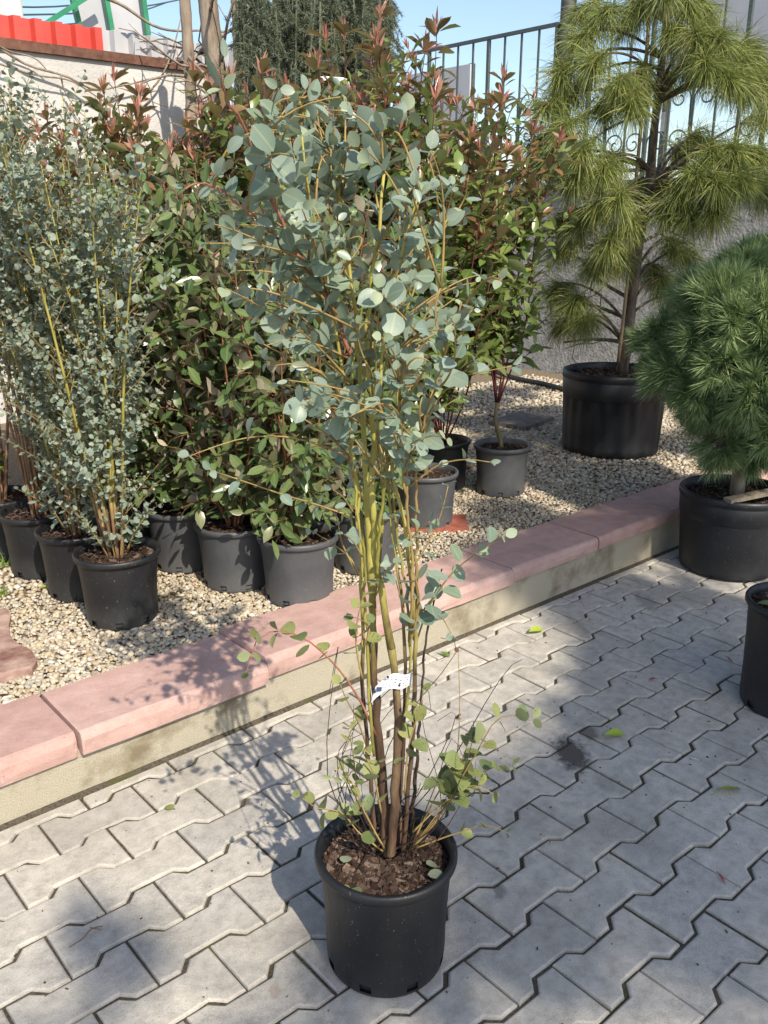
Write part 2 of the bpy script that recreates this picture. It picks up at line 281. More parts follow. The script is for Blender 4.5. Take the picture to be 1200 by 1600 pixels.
# ------------------------------------------------------------------ mesh builder
class MB:
    def __init__(s): s.V = []; s.T = []; s.Q = []; s.P = []; s.n = 0; s.A = None
    def add(s, V, T=None, Q=None):
        V = np.asarray(V, float).reshape(-1, 3)
        if T is not None and len(T): s.T.append(np.asarray(T, np.int64).reshape(-1, 3)+s.n)
        if Q is not None and len(Q): s.Q.append(np.asarray(Q, np.int64).reshape(-1, 4)+s.n)
        s.V.append(V); s.n += len(V)
    def poly(s, V, faces):
        V = np.asarray(V, float).reshape(-1, 3)
        for f in faces: s.P.append([int(i)+s.n for i in f])
        s.V.append(V); s.n += len(V)
    def box(s, c, size, R=None):
        h = np.array(size)/2.0
        v = np.array([[x, y, z] for x in (-1, 1) for y in (-1, 1) for z in (-1, 1)], float)*h
        if R is not None: v = v@np.asarray(R).T
        s.add(v+np.array(c), Q=[(0, 1, 3, 2), (4, 6, 7, 5), (0, 4, 5, 1), (2, 3, 7, 6), (0, 2, 6, 4), (1, 5, 7, 3)])
    def bar(s, a, b, w, d, up=(0, 0, 1)):
        a = np.array(a, float); b = np.array(b, float); z = unit(b-a); x = np.cross(up, z)
        x = unit(x) if np.linalg.norm(x) > 1e-4 else np.array([1.0, 0, 0]); y = np.cross(z, x)
        s.box((a+b)/2, (w, d, np.linalg.norm(b-a)), np.stack([x, y, z], 1))
    def tube(s, pts, rad, k=6, cap=True):
        P = np.asarray(pts, float); n = len(P); rad = np.broadcast_to(np.asarray(rad, float), (n,))
        T = np.gradient(P, axis=0); T /= np.maximum(np.linalg.norm(T, axis=1, keepdims=True), 1e-9)
        a = np.array([1.0, 0, 0]) if abs(T[0][0]) < 0.8 else np.array([0, 1.0, 0])
        x = unit(np.cross(T[0], a)); ang = np.linspace(0, 2*math.pi, k, endpoint=False); ca, sa = np.cos(ang)[:, None], np.sin(ang)[:, None]
        V = []
        for i in range(n):
            x = unit(x-T[i]*(x@T[i])); y = np.cross(T[i], x)
            V.append(P[i]+rad[i]*(ca*x+sa*y))
        V = np.concatenate(V); Q = []
        for i in range(n-1):
            for j in range(k):
                j2 = (j+1) % k; Q.append((i*k+j, i*k+j2, (i+1)*k+j2, (i+1)*k+j))
        Tt = []
        if cap:
            V = np.concatenate([V, P[:1], P[-1:]])
            for j in range(k):
                j2 = (j+1) % k; Tt.append((n*k, j2, j)); Tt.append((n*k+1, (n-1)*k+j, (n-1)*k+j2))
        s.add(V, Tt, Q)
    def lathe(s, prof, k=48, c=(0, 0, 0), mod=None, drop=None, jit=0.0):
        prof = np.asarray(prof, float); n = len(prof); ang = np.linspace(0, 2*math.pi, k, endpoint=False)
        V = np.zeros((n, k, 3))
        for i, (r, z) in enumerate(prof):
            rr = np.full(k, r)
            if mod is not None: rr = rr*mod(i, ang)
            V[i, :, 0] = c[0]+rr*np.cos(ang); V[i, :, 1] = c[1]+rr*np.sin(ang); V[i, :, 2] = c[2]+z
        Q = []
        for i in range(n-1):
            for j in range(k):
                if drop and (i, j) in drop: continue
                j2 = (j+1) % k; Q.append((i*k+j, i*k+j2, (i+1)*k+j2, (i+1)*k+j))
        s.add(V.reshape(-1, 3), Q=Q)
    def mesh(s, name, mat=None, smooth=False):
        me = bpy.data.meshes.new(name)
        V = np.concatenate(s.V) if s.V else np.zeros((0, 3))
        T = np.concatenate(s.T) if s.T else np.zeros((0, 3), np.int64)
        Q = np.concatenate(s.Q) if s.Q else np.zeros((0, 4), np.int64)
        Pl = s.P
        loops = np.concatenate([T.ravel(), Q.ravel()] + [np.array(p, np.int64) for p in Pl]) if (len(T)+len(Q)+len(Pl)) else np.zeros(0, np.int64)
        tot = np.concatenate([np.full(len(T), 3), np.full(len(Q), 4), np.array([len(p) for p in Pl], np.int64)]).astype(np.int64)
        start = np.concatenate([[0], np.cumsum(tot)[:-1]]) if len(tot) else np.zeros(0)
        me.vertices.add(len(V)); me.vertices.foreach_set('co', V.astype(np.float32).ravel())
        me.loops.add(len(loops)); me.loops.foreach_set('vertex_index', loops.astype(np.int32))
        me.polygons.add(len(tot)); me.polygons.foreach_set('loop_start', start.astype(np.int32))
        me.polygons.foreach_set('use_smooth', np.full(len(tot), bool(smooth)))
        me.update(calc_edges=True); me.validate(verbose=False)
        if s.A is not None:
            at = me.attributes.new('across', 'FLOAT', 'POINT'); at.data.foreach_set('value', np.concatenate(s.A).astype(np.float32))
        if mat: me.materials.append(MAT[mat])
        return me

def ob(name, me, parent=None, loc=None):
    o = bpy.data.objects.new(name, me); COL.objects.link(o)
    if loc is not None: o.location = loc
    if parent is not None: o.parent = parent
    return o
def thing(name, label, cat, loc=(0, 0, 0), group=None):
    o = bpy.data.objects.new(name, None); COL.objects.link(o); o.location = loc; o.empty_display_size = 0.1
    o['label'] = label; o['category'] = cat
    if group: o['group'] = group
    return o
def tag(o, label=None, cat=None, group=None, kind=None):
    if label: o['label'] = label
    if cat: o['category'] = cat
    if group: o['group'] = group
    if kind: o['kind'] = kind
    return o
def part(name, mb, mat, parent, smooth=False, off=None):
    """mesh built in world metres, hung under a thing that stands at parent.location"""
    me = mb.mesh(name, mat, smooth)
    o = ob(name, me, parent)
    if parent is not None:
        l = parent_origin(parent); o.location = (-l[0], -l[1], -l[2])
    return o
def parent_origin(p):
    l = np.zeros(3)
    while p is not None: l += np.array(p.location); p = p.parent
    return l

# ------------------------------------------------------------------ leaves
def leaf_template(width, rows=3, fold=0.18, curl=0.15, shape='ell', wav=0.0, seed=0):
    rg = np.random.default_rng(seed); V = [(0, 0, 0)]; T = []; Q = []
    ts = np.linspace(0, 1, rows+2)[1:-1]
    for t in ts:
        if shape == 'ell': w = math.sin(math.pi*t**0.92)**0.75
        elif shape == 'oval': w = math.sin(math.pi*t**0.9)**0.62
        elif shape == 'round': w = math.sin(math.pi*t)**0.55
        elif shape == 'obov': w = math.sin(math.pi*t**1.3)**0.8
        else: w = math.sin(math.pi*t**0.75)**0.9
        w *= width/2; z = -curl*t*t
        V += [(-w, t, z+fold*w+wav*rg.uniform(-1, 1)), (0, t, z), (w, t, z+fold*w+wav*rg.uniform(-1, 1))]
    V.append((0, 1, -curl)); e = len(V)-1
    T += [(0, 2, 1), (0, 3, 2)]
    for i in range(rows-1):
        a = 1+3*i; Q += [(a, a+1, a+4, a+3), (a+1, a+2, a+5, a+4)]
    a = 1+3*(rows-1); T += [(a, a+1, e), (a+1, a+2, e)]
    return np.array(V, float), np.array(T), np.array(Q)
TPL = {
    'euc': [leaf_template(w, 6, f, c, 'oval', 0.004, i) for i, (w, f, c) in enumerate(((0.54, 0.15, 0.08), (0.60, 0.38, 0.22), (0.48, 0.1, -0.10), (0.68, 0.22, 0.28), (0.58, 0.5, 0.05), (0.74, 0.12, 0.12)))],
    'round': [leaf_template(w, 5, f, c, 'round', 0.006, i+9) for i, (w, f, c) in enumerate(((0.86, 0.12, 0.06), (0.95, 0.3, 0.2), (0.80, 0.08, -0.08), (0.88, 0.42, 0.1)))],
    'elae': [leaf_template(w, 3, f, c, 'ell', 0.03, i+20) for i, (w, f, c) in enumerate(((0.46, 0.25, 0.12), (0.50, 0.1, 0.22), (0.42, 0.35, 0.05)))],
    'phot': [leaf_template(w, 3, f, c, 'obov', 0.01, i+30) for i, (w, f, c) in enumerate(((0.42, 0.35, 0.18), (0.46, 0.25, 0.28), (0.40, 0.5, 0.1)))],
    'disc': [leaf_template(w, 3, f, c, 'round', 0.01, i+50) for i, (w, f, c) in enumerate(((0.86, 0.12, 0.06), (0.95, 0.3, 0.2), (0.80, 0.08, -0.08), (0.88, 0.42, 0.1)))],
    'plain': [leaf_template(0.5, 1, 0.2, 0.1, 'ell', 0.0, 60)],
    'slim': [leaf_template(w, 3, f, c, 'lance', 0.01, i+40) for i, (w, f, c) in enumerate(((0.15, 0.3, 0.12), (0.19, 0.2, -0.1)))],
}
def across(tpl, v):
    V = TPL[tpl][v][0]; n = len(V); A = np.zeros(n); r = (n-2)//3
    for i in range(r): A[1+3*i] = -1; A[3+3*i] = 1
    return A
class Leaves:
    def __init__(s): s.rec = []
    def put(s, pos, d, n, size, tpl, mat):
        s.rec.append((pos, d, n, size, tpl, mat))
    def build(s, parent, nobj, seed=0, bulk='foliage'):
        if not s.rec: return
        rg = np.random.default_rng(seed); org = parent_origin(parent)
        P = np.array([r[0] for r in s.rec]); D = np.array([r[1] for r in s.rec]); Nn = np.array([r[2] for r in s.rec]); S = np.array([r[3] for r in s.rec])
        D /= np.linalg.norm(D, axis=1, keepdims=True)+1e-9
        X = np.cross(D, Nn); X /= np.linalg.norm(X, axis=1, keepdims=True)+1e-9; Z = np.cross(X, D)
        var = rg.integers(0, 1000, len(P))
        rel = P+D*S[:, None]*0.5-CAM; dep = rel@FW; sx = (rel@RT)/dep*FPX; sy = (rel@UP)/dep*FPX
        vw = rel/np.linalg.norm(rel, axis=1, keepdims=True)
        near = dep-np.percentile(dep, 5)
        score = S**2/dep**2*(0.25+np.abs((Z*vw).sum(1)))*np.exp(-np.maximum(near, 0)/0.18)
        score[(np.abs(sx) > 600) | (np.abs(sy) > 800)] = 0
        order = np.argsort(-score); single = set(order[:nobj].tolist()) if nobj else set()
        single = {i for i in single if score[i] > 0}
        cache = {}
        for i in sorted(single):
            tpl, mat = s.rec[i][4], s.rec[i][5]; v = var[i] % len(TPL[tpl])
            if (tpl, v, mat) not in cache:
                if (tpl, v, mat) not in LEAF_MESH:
                    mb = MB(); mb.add(*TPL[tpl][v]); mb.A = [across(tpl, v)]; LEAF_MESH[(tpl, v, mat)] = mb.mesh('leaf', mat, True)
                cache[(tpl, v, mat)] = LEAF_MESH[(tpl, v, mat)]
            o = bpy.data.objects.new('leaf', cache[(tpl, v, mat)]); COL.objects.link(o); o.parent = parent
            p = P[i]-org; k = S[i]
            o.matrix_basis = Matrix(((X[i, 0]*k, D[i, 0]*k, Z[i, 0]*k, p[0]), (X[i, 1]*k, D[i, 1]*k, Z[i, 1]*k, p[1]), (X[i, 2]*k, D[i, 2]*k, Z[i, 2]*k, p[2]), (0, 0, 0, 1)))
        rest = [i for i in range(len(P)) if i not in single]
        groups = {}
        for i in rest: groups.setdefault(s.rec[i][5], {}).setdefault((s.rec[i][4], var[i] % len(TPL[s.rec[i][4]])), []).append(i)
        for mat, g in groups.items():
            mb = MB(); mb.A = []
            for (tpl, v), idx in g.items():
                V, T, Q = TPL[tpl][v]; idx = np.array(idx); m = len(idx); nv = len(V)
                W = (V[None, :, 0, None]*X[idx][:, None, :]+V[None, :, 1, None]*D[idx][:, None, :]+V[None, :, 2, None]*Z[idx][:, None, :])*S[idx][:, None, None]+P[idx][:, None, :]
                of = (np.arange(m)*nv)[:, None, None]
                mb.add(W.reshape(-1, 3), (T[None]+of).reshape(-1, 3), (Q[None]+of).reshape(-1, 4)); mb.A.append(np.tile(across(tpl, v), m))
            o = part(bulk, mb, mat, parent, True); o['kind'] = 'stuff'
LEAF_MESH = {}

def bez(a, b, c, n=7):
    t = np.linspace(0, 1, n)[:, None]; return (1-t)**2*np.array(a)+2*t*(1-t)*np.array(b)+t*t*np.array(c)
def smooth_path(pts, n=24):
    P = np.asarray(pts, float)
    if len(P) < 3:
        t = np.linspace(0, 1, n)[:, None]; return P[0]*(1-t)+P[-1]*t
    d = np.concatenate([[0], np.cumsum(np.linalg.norm(np.diff(P, axis=0), axis=1))]); m = np.gradient(P, d, axis=0)
    u = np.linspace(0, d[-1], n); out = []
    for x in u:
        i = min(max(np.searchsorted(d, x)-1, 0), len(P)-2); h = d[i+1]-d[i]; t = (x-d[i])/h
        out.append((2*t**3-3*t**2+1)*P[i]+(t**3-2*t**2+t)*h*m[i]+(-2*t**3+3*t**2)*P[i+1]+(t**3-t**2)*h*m[i+1])
    return np.array(out)
def along(P, t):
    d = np.concatenate([[0], np.cumsum(np.linalg.norm(np.diff(P, axis=0), axis=1))]); x = t*d[-1]
    i = min(max(np.searchsorted(d, x)-1, 0), len(P)-2); f = (x-d[i])/max(d[i+1]-d[i], 1e-9)
    return P[i]*(1-f)+P[i+1]*f, unit(P[i+1]-P[i])
def length(P): return float(np.linalg.norm(np.diff(P, axis=0), axis=1).sum())
def perp(ax, rg):
    r = unit(rg.normal(size=3)); return unit(r-ax*(r@ax))

def opposite(L, P, t0, t1, step, size, tpl, mat, rg, ang=62, taper=0.5, jit=0.25, new=None):
    """opposite leaf pairs along a twig, each pair turned against the one before"""
    ln = length(P); n = max(1, int((t1-t0)*ln/step)); _, ax = along(P, 0.5); r = perp(ax, rg)
    for i in range(n+1):
        t = t0+(t1-t0)*i/max(n, 1); p, ax = along(P, min(t, 0.999)); r = unit(r-ax*(r@ax))
        if i: r = unit(np.cross(ax, r)+0.25*rg.normal(size=3)); r = unit(r-ax*(r@ax))
        s = size*(1-taper*(i/max(n, 1))**2)*rg.uniform(0.75, 1.2)
        a = math.radians(ang+rg.normal()*14)
        for sg in (1, -1):
            if rg.random() < 0.07: continue
            d = ax*math.cos(a)+sg*r*math.sin(a)+rg.normal(size=3)*jit*0.6; d = unit(d)
            nn = unit(ax*math.sin(a)-sg*r*math.cos(a)+rg.normal(size=3)*jit*1.6+np.array([0, 0, 0.35]))
            L.put(p+d*s*0.12, d, nn, s, tpl, new if (new and i >= n-0) else mat)
def alternate(L, P, t0, t1, step, size, tpl, matf, rg, ang=55, taper=0.4, jit=0.3, upn=0.8):
    ln = length(P); n = max(1, int((t1-t0)*ln/step)); _, ax = along(P, 0.5); r = perp(ax, rg)
    for i in range(n+1):
        f = i/max(n, 1); t = t0+(t1-t0)*f; p, ax = along(P, min(t, 0.999)); r = unit(r-ax*(r@ax)); q = np.cross(ax, r)
        r = unit(r*math.cos(2.4)+q*math.sin(2.4)); s = size*(1-taper*f*f)*rg.uniform(0.7, 1.18); a = math.radians(ang+rg.normal()*14)
        d = unit(ax*math.cos(a)+r*math.sin(a)+rg.normal(size=3)*jit*0.5+np.array([0, 0, -0.1]))
        nn = unit(np.array([0, 0, upn])+ax*0.5-r*0.3+rg.normal(size=3)*jit)
        L.put(p+d*s*0.1, d, nn, s, tpl, matf(f))

# ------------------------------------------------------------------ pots
def pot_mesh(R, rb, H, mat, k=64, lip=0.012, drain=True, kind='plain'):
    mb = MB(); drop = set()
    if kind == 'plain':
        prof = [(0.0, 0.004), (rb-0.012, 0.004), (rb-0.004, 0.0), (rb, 0.006), (rb+0.001, 0.012), (rb+0.003, 0.032),
                (rb+(R-lip-rb)*0.25, H*0.30), (rb+(R-lip-rb)*0.6, H*0.65), (R-lip, H-0.034), (R-lip+0.001, H-0.024), (R-0.003, H-0.022), (R, H-0.016), (R, H-0.006), (R-0.003, H-0.001),
                (R-0.008, H), (R-lip-0.003, H-0.004), (R-lip-0.005, H-0.03), (rb-0.006, 0.03), (rb-0.006, 0.012)]
        if drain:
            for j0 in range(0, k, k//8):
                for j in (j0, j0+1): drop.add((4, j % k))
        mb.lathe(prof, k, drop=drop)
    else:      # big nursery tub: tall collar, ribbed body
        prof = [(0.0, 0.004), (rb-0.02, 0.004), (rb, 0.012), (rb+(R-rb)*0.1, H*0.1), (rb+(R-rb)*0.4, H*0.45), (rb+(R-rb)*0.60, H*0.68), (rb+(R-rb)*0.62, H*0.69),
                (rb+(R-rb)*0.75, H*0.70), (rb+(R-rb)*0.86, H*0.90), (R-0.006, H*0.905), (R, H*0.92), (R, H*0.97), (R-0.004, H-0.003), (R-0.012, H), (R-0.022, H-0.006), (R-0.026, H-0.04), (rb-0.02, 0.03)]
        def mod(i, a):
            if kind == 'ribbed' and 3 <= i <= 5: return 1-0.016*(np.cos(a*22) > 0.35)
            return np.ones_like(a)
        mb.lathe(prof, 132 if kind == 'ribbed' else 72, mod=mod)
    return mb.mesh('pot', mat, True)
POT_CACHE = {}
def add_pot(parent, R, rb, H, mat, kind='plain', rotz=0.0, tilt=0.0):
    key = (round(R, 3), round(rb, 3), round(H, 3), mat, kind)
    if key not in POT_CACHE: POT_CACHE[key] = pot_mesh(R, rb, H, mat, kind=kind)
    o = ob('pot', POT_CACHE[key], parent); o.rotation_euler = (tilt, 0, rotz)
    return o
def add_soil(parent, R, z, seed, chips=0, chip=0.012, spread=None):
    rg = np.random.default_rng(seed); org = parent_origin(parent); mb = MB(); k = 40; rings = 9
    V = [(0, 0, z+0.012)]; Q = []; T = []
    for i in range(1, rings+1):
        r = R*i/rings
        for j in range(k):
            a = 2*math.pi*j/k; V.append((r*math.cos(a), r*math.sin(a), z+0.012*(1-(i/rings)**2)+rg.normal()*0.0028))
    for j in range(k): T.append((0, 1+j, 1+(j+1) % k))
    for i in range(rings-1):
        for j in range(k):
            a = 1+i*k; Q.append((a+j, a+k+j, a+k+(j+1) % k, a+(j+1) % k))
    mb.add(np.array(V)+org, T, Q); so = part('soil', mb, 'soil', parent, True)
    if chips:
        mb = MB(); cube = np.array([[x, y, w] for x in (-1, 1) for y in (-1, 1) for w in (-1, 1)], float)
        q = np.array([(0, 1, 3, 2), (4, 6, 7, 5), (0, 4, 5, 1), (2, 3, 7, 6), (0, 2, 6, 4), (1, 5, 7, 3)])
        for i in range(chips):
            r = (R-0.008)*math.sqrt(rg.random()); a = rg.uniform(0, 2*math.pi); x, y = r*math.cos(a), r*math.sin(a)
            left = spread is not None and (x*spread[0]+y*spread[1]) > 0.01
            if left: s = chip*rg.uniform(0.5, 1.15)*np.array([1.0, rg.uniform(0.6, 0.95), rg.uniform(0.4, 0.75)])*0.55
            else: s = chip*rg.uniform(0.5, 1.3)*np.array([1.0, rg.uniform(0.15, 0.4), rg.uniform(0.1, 0.25)])*0.6
            al, be, ga = rg.normal()*0.5, rg.normal()*0.5, rg.uniform(0, 6.28)
            M = np.array(Matrix.Rotation(ga, 3, 'Z')@Matrix.Rotation(al, 3, 'X')@Matrix.Rotation(be, 3, 'Y'))
            v = (cube*(1+rg.uniform(-0.35, 0.2, (8, 3))))*s
            mb.add(v@M.T+np.array([x, y, z+0.012*(1-(r/R)**2)+s[2]*0.5+rg.uniform(0, 0.006)])+org, Q=q)
        o = part('bark_mulch', mb, 'bark', parent); o['kind'] = 'stuff'
    return so

# ================================================================== SETTING
ZG = 0.195        # gravel level behind the kerb
L_, W_ = 0.27, 0.13466
def build_setting():
    mb = MB(); mb.add([(-150, -150, -0.06), (150, -150, -0.06), (150, 150, -0.06), (-150, 150, -0.06)], Q=[(0, 1, 2, 3)])
    tag(ob('ground', mb.mesh('ground', 'ground')), kind='structure')
    # pavement: bed of joint sand + one object per paver
    pav = bpy.data.objects.new('pavement', None); COL.objects.link(pav); pav['kind'] = 'structure'
    mb = MB(); nx, ny = 220, 100; xs = np.linspace(-4, 7, nx); ys = np.linspace(-5, 0.05, ny)
    X, Y = np.meshgrid(xs, ys); Z = -0.0078+0.0013*RNG.normal(size=X.shape)
    idx = np.arange(nx*ny).reshape(ny, nx)
    mb.add(np.stack([X, Y, Z], -1).reshape(-1, 3), Q=np.stack([idx[:-1, :-1], idx[:-1, 1:], idx[1:, 1:], idx[1:, :-1]], -1).reshape(-1, 4))
    ob('joint_sand', mb.mesh('joint_sand', 'sand', True), pav)
    g = 0.0035; h1, h0 = 0.60*W_-g, 0.40*W_-g; a, b = 0.30*L_, 0.20*L_
    e = L_/2-g
    def outline(rg):
        s = 0.003   # end flats run from the joint to 0.2 L, the waist in between
        pts = [(-e, -h1), (-a-s, -h1), (-b-s, -h0), (b+s, -h0), (a+s, -h1), (e, -h1), (e, h1), (a+s, h1), (b+s, h0), (-b-s, h0), (-a-s, h1), (-e, h1)]
        return np.array(pts)+rg.normal(size=(12, 2))*0.0009
    def clip_top(P, ymax):
        out = []
        for i in range(len(P)):
            p, q = P[i], P[(i+1) % len(P)]; pi, qi = p[1] <= ymax, q[1] <= ymax
            if pi: out.append(p)
            if pi != qi:
                t = (ymax-p[1])/(q[1]-p[1]); out.append(p+(q-p)*t)
        return np.array(out)
    def inset(P, d):
        n = len(P); out = []
        for i in range(n):
            p0, p1, p2 = P[i-1], P[i], P[(i+1) % n]; e1 = (p1-p0)/np.linalg.norm(p1-p0); e2 = (p2-p1)/np.linalg.norm(p2-p1)
            n1 = np.array([-e1[1], e1[0]]); n2 = np.array([-e2[1], e2[0]]); m = n1+n2; m /= max(np.linalg.norm(m), 1e-6)
            out.append(p1+m*d/max(m@n1, 0.4))
        return np.array(out)
    def paver_geo(P):
        n = len(P); t2 = inset(P, 0.0052); t1 = inset(P, 0.0014)
        V = np.concatenate([np.c_[t2, np.zeros(n)], np.c_[t1, np.full(n, -0.0022)], np.c_[P, np.full(n, -0.0065)], np.c_[P, np.full(n, -0.045)]])
        F = [list(range(n))]
        for r in range(3):
            for i in range(n):
                j = (i+1) % n; F.append([r*n+i, (r+1)*n+i, (r+1)*n+j, r*n+j])
        return V, F
    rg = np.random.default_rng(5)
    full = []; cut = []
    for i in range(8):
        mb = MB(); mb.poly(*paver_geo(outline(rg))); full.append((mb.mesh('paver', 'paver'), mb))
    for i in range(3):
        mb = MB(); mb.poly(*paver_geo(clip_top(outline(rg), -0.018))); cut.append((mb.mesh('paver', 'paver'), mb))
    spots = []
    for j in range(0, 27):
        o = 0.5 if j % 2 == 1 else 0.0     # paver centres sit half a length off the joints
        for i in range(-12, 22):
            x, y = (i+o)*L_, -j*W_
            if x < -2.6 or x > 5.2: continue
            d = np.array([x, y, 0])-CAM; dp = d@FW
            u, v = (d@RT)/dp*FPX, (d@UP)/dp*FPX
            out = max(0, abs(u)-600)+max(0, abs(v)-800) if dp > 0.3 else 9999
            spots.append((out, dp, x, y, j))
    spots.sort(key=lambda s: (s[0], s[1]))
    rest = MB()
    for n, (out, dp, x, y, j) in enumerate(spots):
        me, src = (cut if j == 0 else full)[rg.integers(0, 3 if j == 0 else 8)]
        flip = math.pi if (j and rg.random() < 0.5) else 0.0
        loc = (x+rg.normal()*0.0010, y+rg.normal()*0.0010, rg.normal()*0.0011); rot = (rg.normal()*0.006, rg.normal()*0.004, flip+rg.normal()*0.003)
        if n < 300:
            o = bpy.data.objects.new('paver', me); COL.objects.link(o); o.parent = pav; o.location = loc; o.rotation_euler = rot
        else:
            M = np.array((Matrix.Rotation(rot[2], 3, 'Z')@Matrix.Rotation(rot[0], 3, 'X')))
            V = np.concatenate(src.V)@M.T+np.array(loc); rest.poly(V, src.P)
    o = ob('outer_pavers', rest.mesh('outer_pavers', 'paver'), pav); o['kind'] = 'stuff'
    # dirt along the wall foot
    mb = MB(); n = 160; xs = np.linspace(-3, 7, n)
    y1 = -0.020-0.010*np.abs(np.sin(xs*7.3)*np.sin(xs*2.9+1)); V = []
    for x, yy in zip(xs, y1): V += [(x, yy, -0.004), (x, -0.008, 0.002+0.002*math.sin(x*17)), (x, 0.004, 0.006)]
    Q = []
    for i in range(n-1):
        for k in range(2): Q.append((3*i+k, 3*i+3+k, 3*i+4+k, 3*i+1+k))
    mb.add(V, Q=Q); ob('joint_dirt', mb.mesh('joint_dirt', 'sand', True), pav)

    # low retaining wall with pink cap stones
    wall = thing('retaining_wall', 'low sandy rendered garden wall topped with pink cap stones beside the paving', 'wall', (0, 0, 0))
    zb = lambda x: 0.130+0.012*min(max(x, -1), 3.2); zt = lambda x: 0.205+0.0045*min(max(x, -1), 3.5)
    mb = MB(); n = 60; xs = np.linspace(-3, 7, n); V = []
    for x in xs: V += [(x, 0, -0.05), (x, 0, zb(x)+0.006), (x, 0.2, zb(x)+0.006), (x, 0.2, -0.05)]
    Q = []
    for i in range(n-1):
        for k in range(3): Q.append((4*i+k, 4*i+4+k, 4*i+5+k, 4*i+1+k))
    mb.add(V, Q=Q); part('wall_face', mb, 'render', wall)
    joints = [-2.85, -2.25, -1.65, -1.05, -0.45, 0.150, 0.772, 1.375, 1.972, 2.545, 3.165, 3.77, 4.37, 4.97, 5.57, 6.2, 6.8]
    rg = np.random.default_rng(3)
    for i in range(len(joints)-1):
        x0, x1 = joints[i]+0.002, joints[i+1]-0.002
        if i == 4: x1 -= 0.006
        dy = {5: 0.012, 6: 0.0}.get(i, rg.normal()*0.004); dz = {6: 0.010}.get(i, rg.normal()*0.002)
        th0 = zt(x0)-zb(x0); xm = (x0+x1)/2; b0, t0 = zb(xm)+dz*0.3, zt(xm)+dz
        T_ = t0-b0
        prof = np.array([(-0.020, 0), (-0.022, T_*0.30), (-0.021, T_*0.66), (-0.013, T_*0.92), (-0.004, T_), (0.10, T_), (0.272, T_), (0.276, T_-0.004), (0.276, 0)])
        cen = prof.mean(0); V = []
        secs = [(x0, 0.975), (x0+0.003, 0.992), (x0+0.010, 1.0)]+[(x0+(x1-x0)*t, 1.0) for t in (0.25, 0.5, 0.75)]+[(x1-0.010, 1.0), (x1-0.003, 0.992), (x1, 0.975)]
        for (x, sc) in secs:
            pr = cen+(prof-cen)*np.array([1-(1-sc)*0.55, sc]); pr = pr+rg.normal(size=pr.shape)*0.0009
            V += [(x+rg.normal()*0.0006, p[0]-dy, p[1]+b0) for p in pr]
        np_ = len(prof); F = []
        for s_ in range(len(secs)-1):
            for k in range(np_):
                k2 = (k+1) % np_; F.append([s_*np_+k, (s_+1)*np_+k, (s_+1)*np_+k2, s_*np_+k2])
        F.append(list(range(np_))[::1]); F.append([(len(secs)-1)*np_+k for k in range(np_)][::-1])
        mb = MB(); mb.poly(V, F); part('cap_stone', mb, 'pink', wall)

    # gravel bed
    mb = MB(); nx, ny = 80, 50; xs = np.linspace(-4, 6.4, nx); ys = np.linspace(0.18, 5.0, ny); X, Y = np.meshgrid(xs, ys)
    Z = ZG-0.012+0.004*RNG.normal(size=X.shape); idx = np.arange(nx*ny).reshape(ny, nx)
    mb.add(np.stack([X, Y, Z], -1).reshape(-1, 3), Q=np.stack([idx[:-1, :-1], idx[:-1, 1:], idx[1:, 1:], idx[1:, :-1]], -1).reshape(-1, 4))
    tag(ob('garden_bed', mb.mesh('garden_bed', 'bed', True)), kind='structure')
    def ico(level):
        import bmesh
        bm = bmesh.new(); bmesh.ops.create_icosphere(bm, subdivisions=level, radius=1.0)
        V = np.array([v.co[:] for v in bm.verts]); F = np.array([[v.index for v in f.verts] for f in bm.faces]); bm.free(); return V, F
    I1, I2 = ico(1), ico(2)
    def pebbles(mb, pts, smin, smax, geo, rg):
        V, F = geo; n = len(pts); nv = len(V)
        s = rg.uniform(smin, smax, n)*np.where(rg.random(n) < 0.06, 1.5, 1.0)
        sc = np.stack([s, s*rg.uniform(0.6, 0.95, n), s*rg.uniform(0.42, 0.72, n)], 1)
        a = rg.uniform(0, 6.283, n); t1 = rg.normal(size=n)*0.35; t2 = rg.normal(size=n)*0.35
        ca, sa = np.cos(a), np.sin(a)
        lump = 1+0.16*rg.normal(size=(n, nv, 1)).clip(-1.6, 1.6)*(0.55 if nv > 20 else 1.0)
        W = V[None]*lump*sc[:, None, :]
        y = W[..., 1]*np.cos(t1)[:, None]-W[..., 2]*np.sin(t1)[:, None]; z = W[..., 1]*np.sin(t1)[:, None]+W[..., 2]*np.cos(t1)[:, None]; x = W[..., 0]
        x, z = x*np.cos(t2)[:, None]+z*np.sin(t2)[:, None], -x*np.sin(t2)[:, None]+z*np.cos(t2)[:, None]
        X = x*ca[:, None]-y*sa[:, None]; Y = x*sa[:, None]+y*ca[:, None]
        W = np.stack([X, Y, z], -1)+np.c_[pts, ZG-0.004+rg.uniform(-0.004, 0.006, n)][:, None, :]
        mb.add(W.reshape(-1, 3), (F[None]+(np.arange(n)*nv)[:, None, None]).reshape(-1, 3))
    def field(x0, x1, y0, y1, step, rg):
        xs = np.arange(x0, x1, step); ys = np.arange(y0, y1, step*0.9); X, Y = np.meshgrid(xs, ys)
        X = X+(np.arange(len(ys)) % 2)[:, None]*step/2
        P = np.stack([X, Y], -1).reshape(-1, 2); return P+rg.normal(size=P.shape)*step*0.27
    rg = np.random.default_rng(21); mb = MB()
    A = field(-0.25, 1.75, 0.272, 1.05, 0.0142, rg); nr = (A[:, 0] < 1.45) & (A[:, 0] > -0.05) & (A[:, 1] < 0.68) & (A[:, 1]-A[:, 0] > -0.75)
    pebbles(mb, A[nr], 0.0060, 0.0122, I2, rg); pebbles(mb, A[~nr], 0.0060, 0.0122, I1, rg)
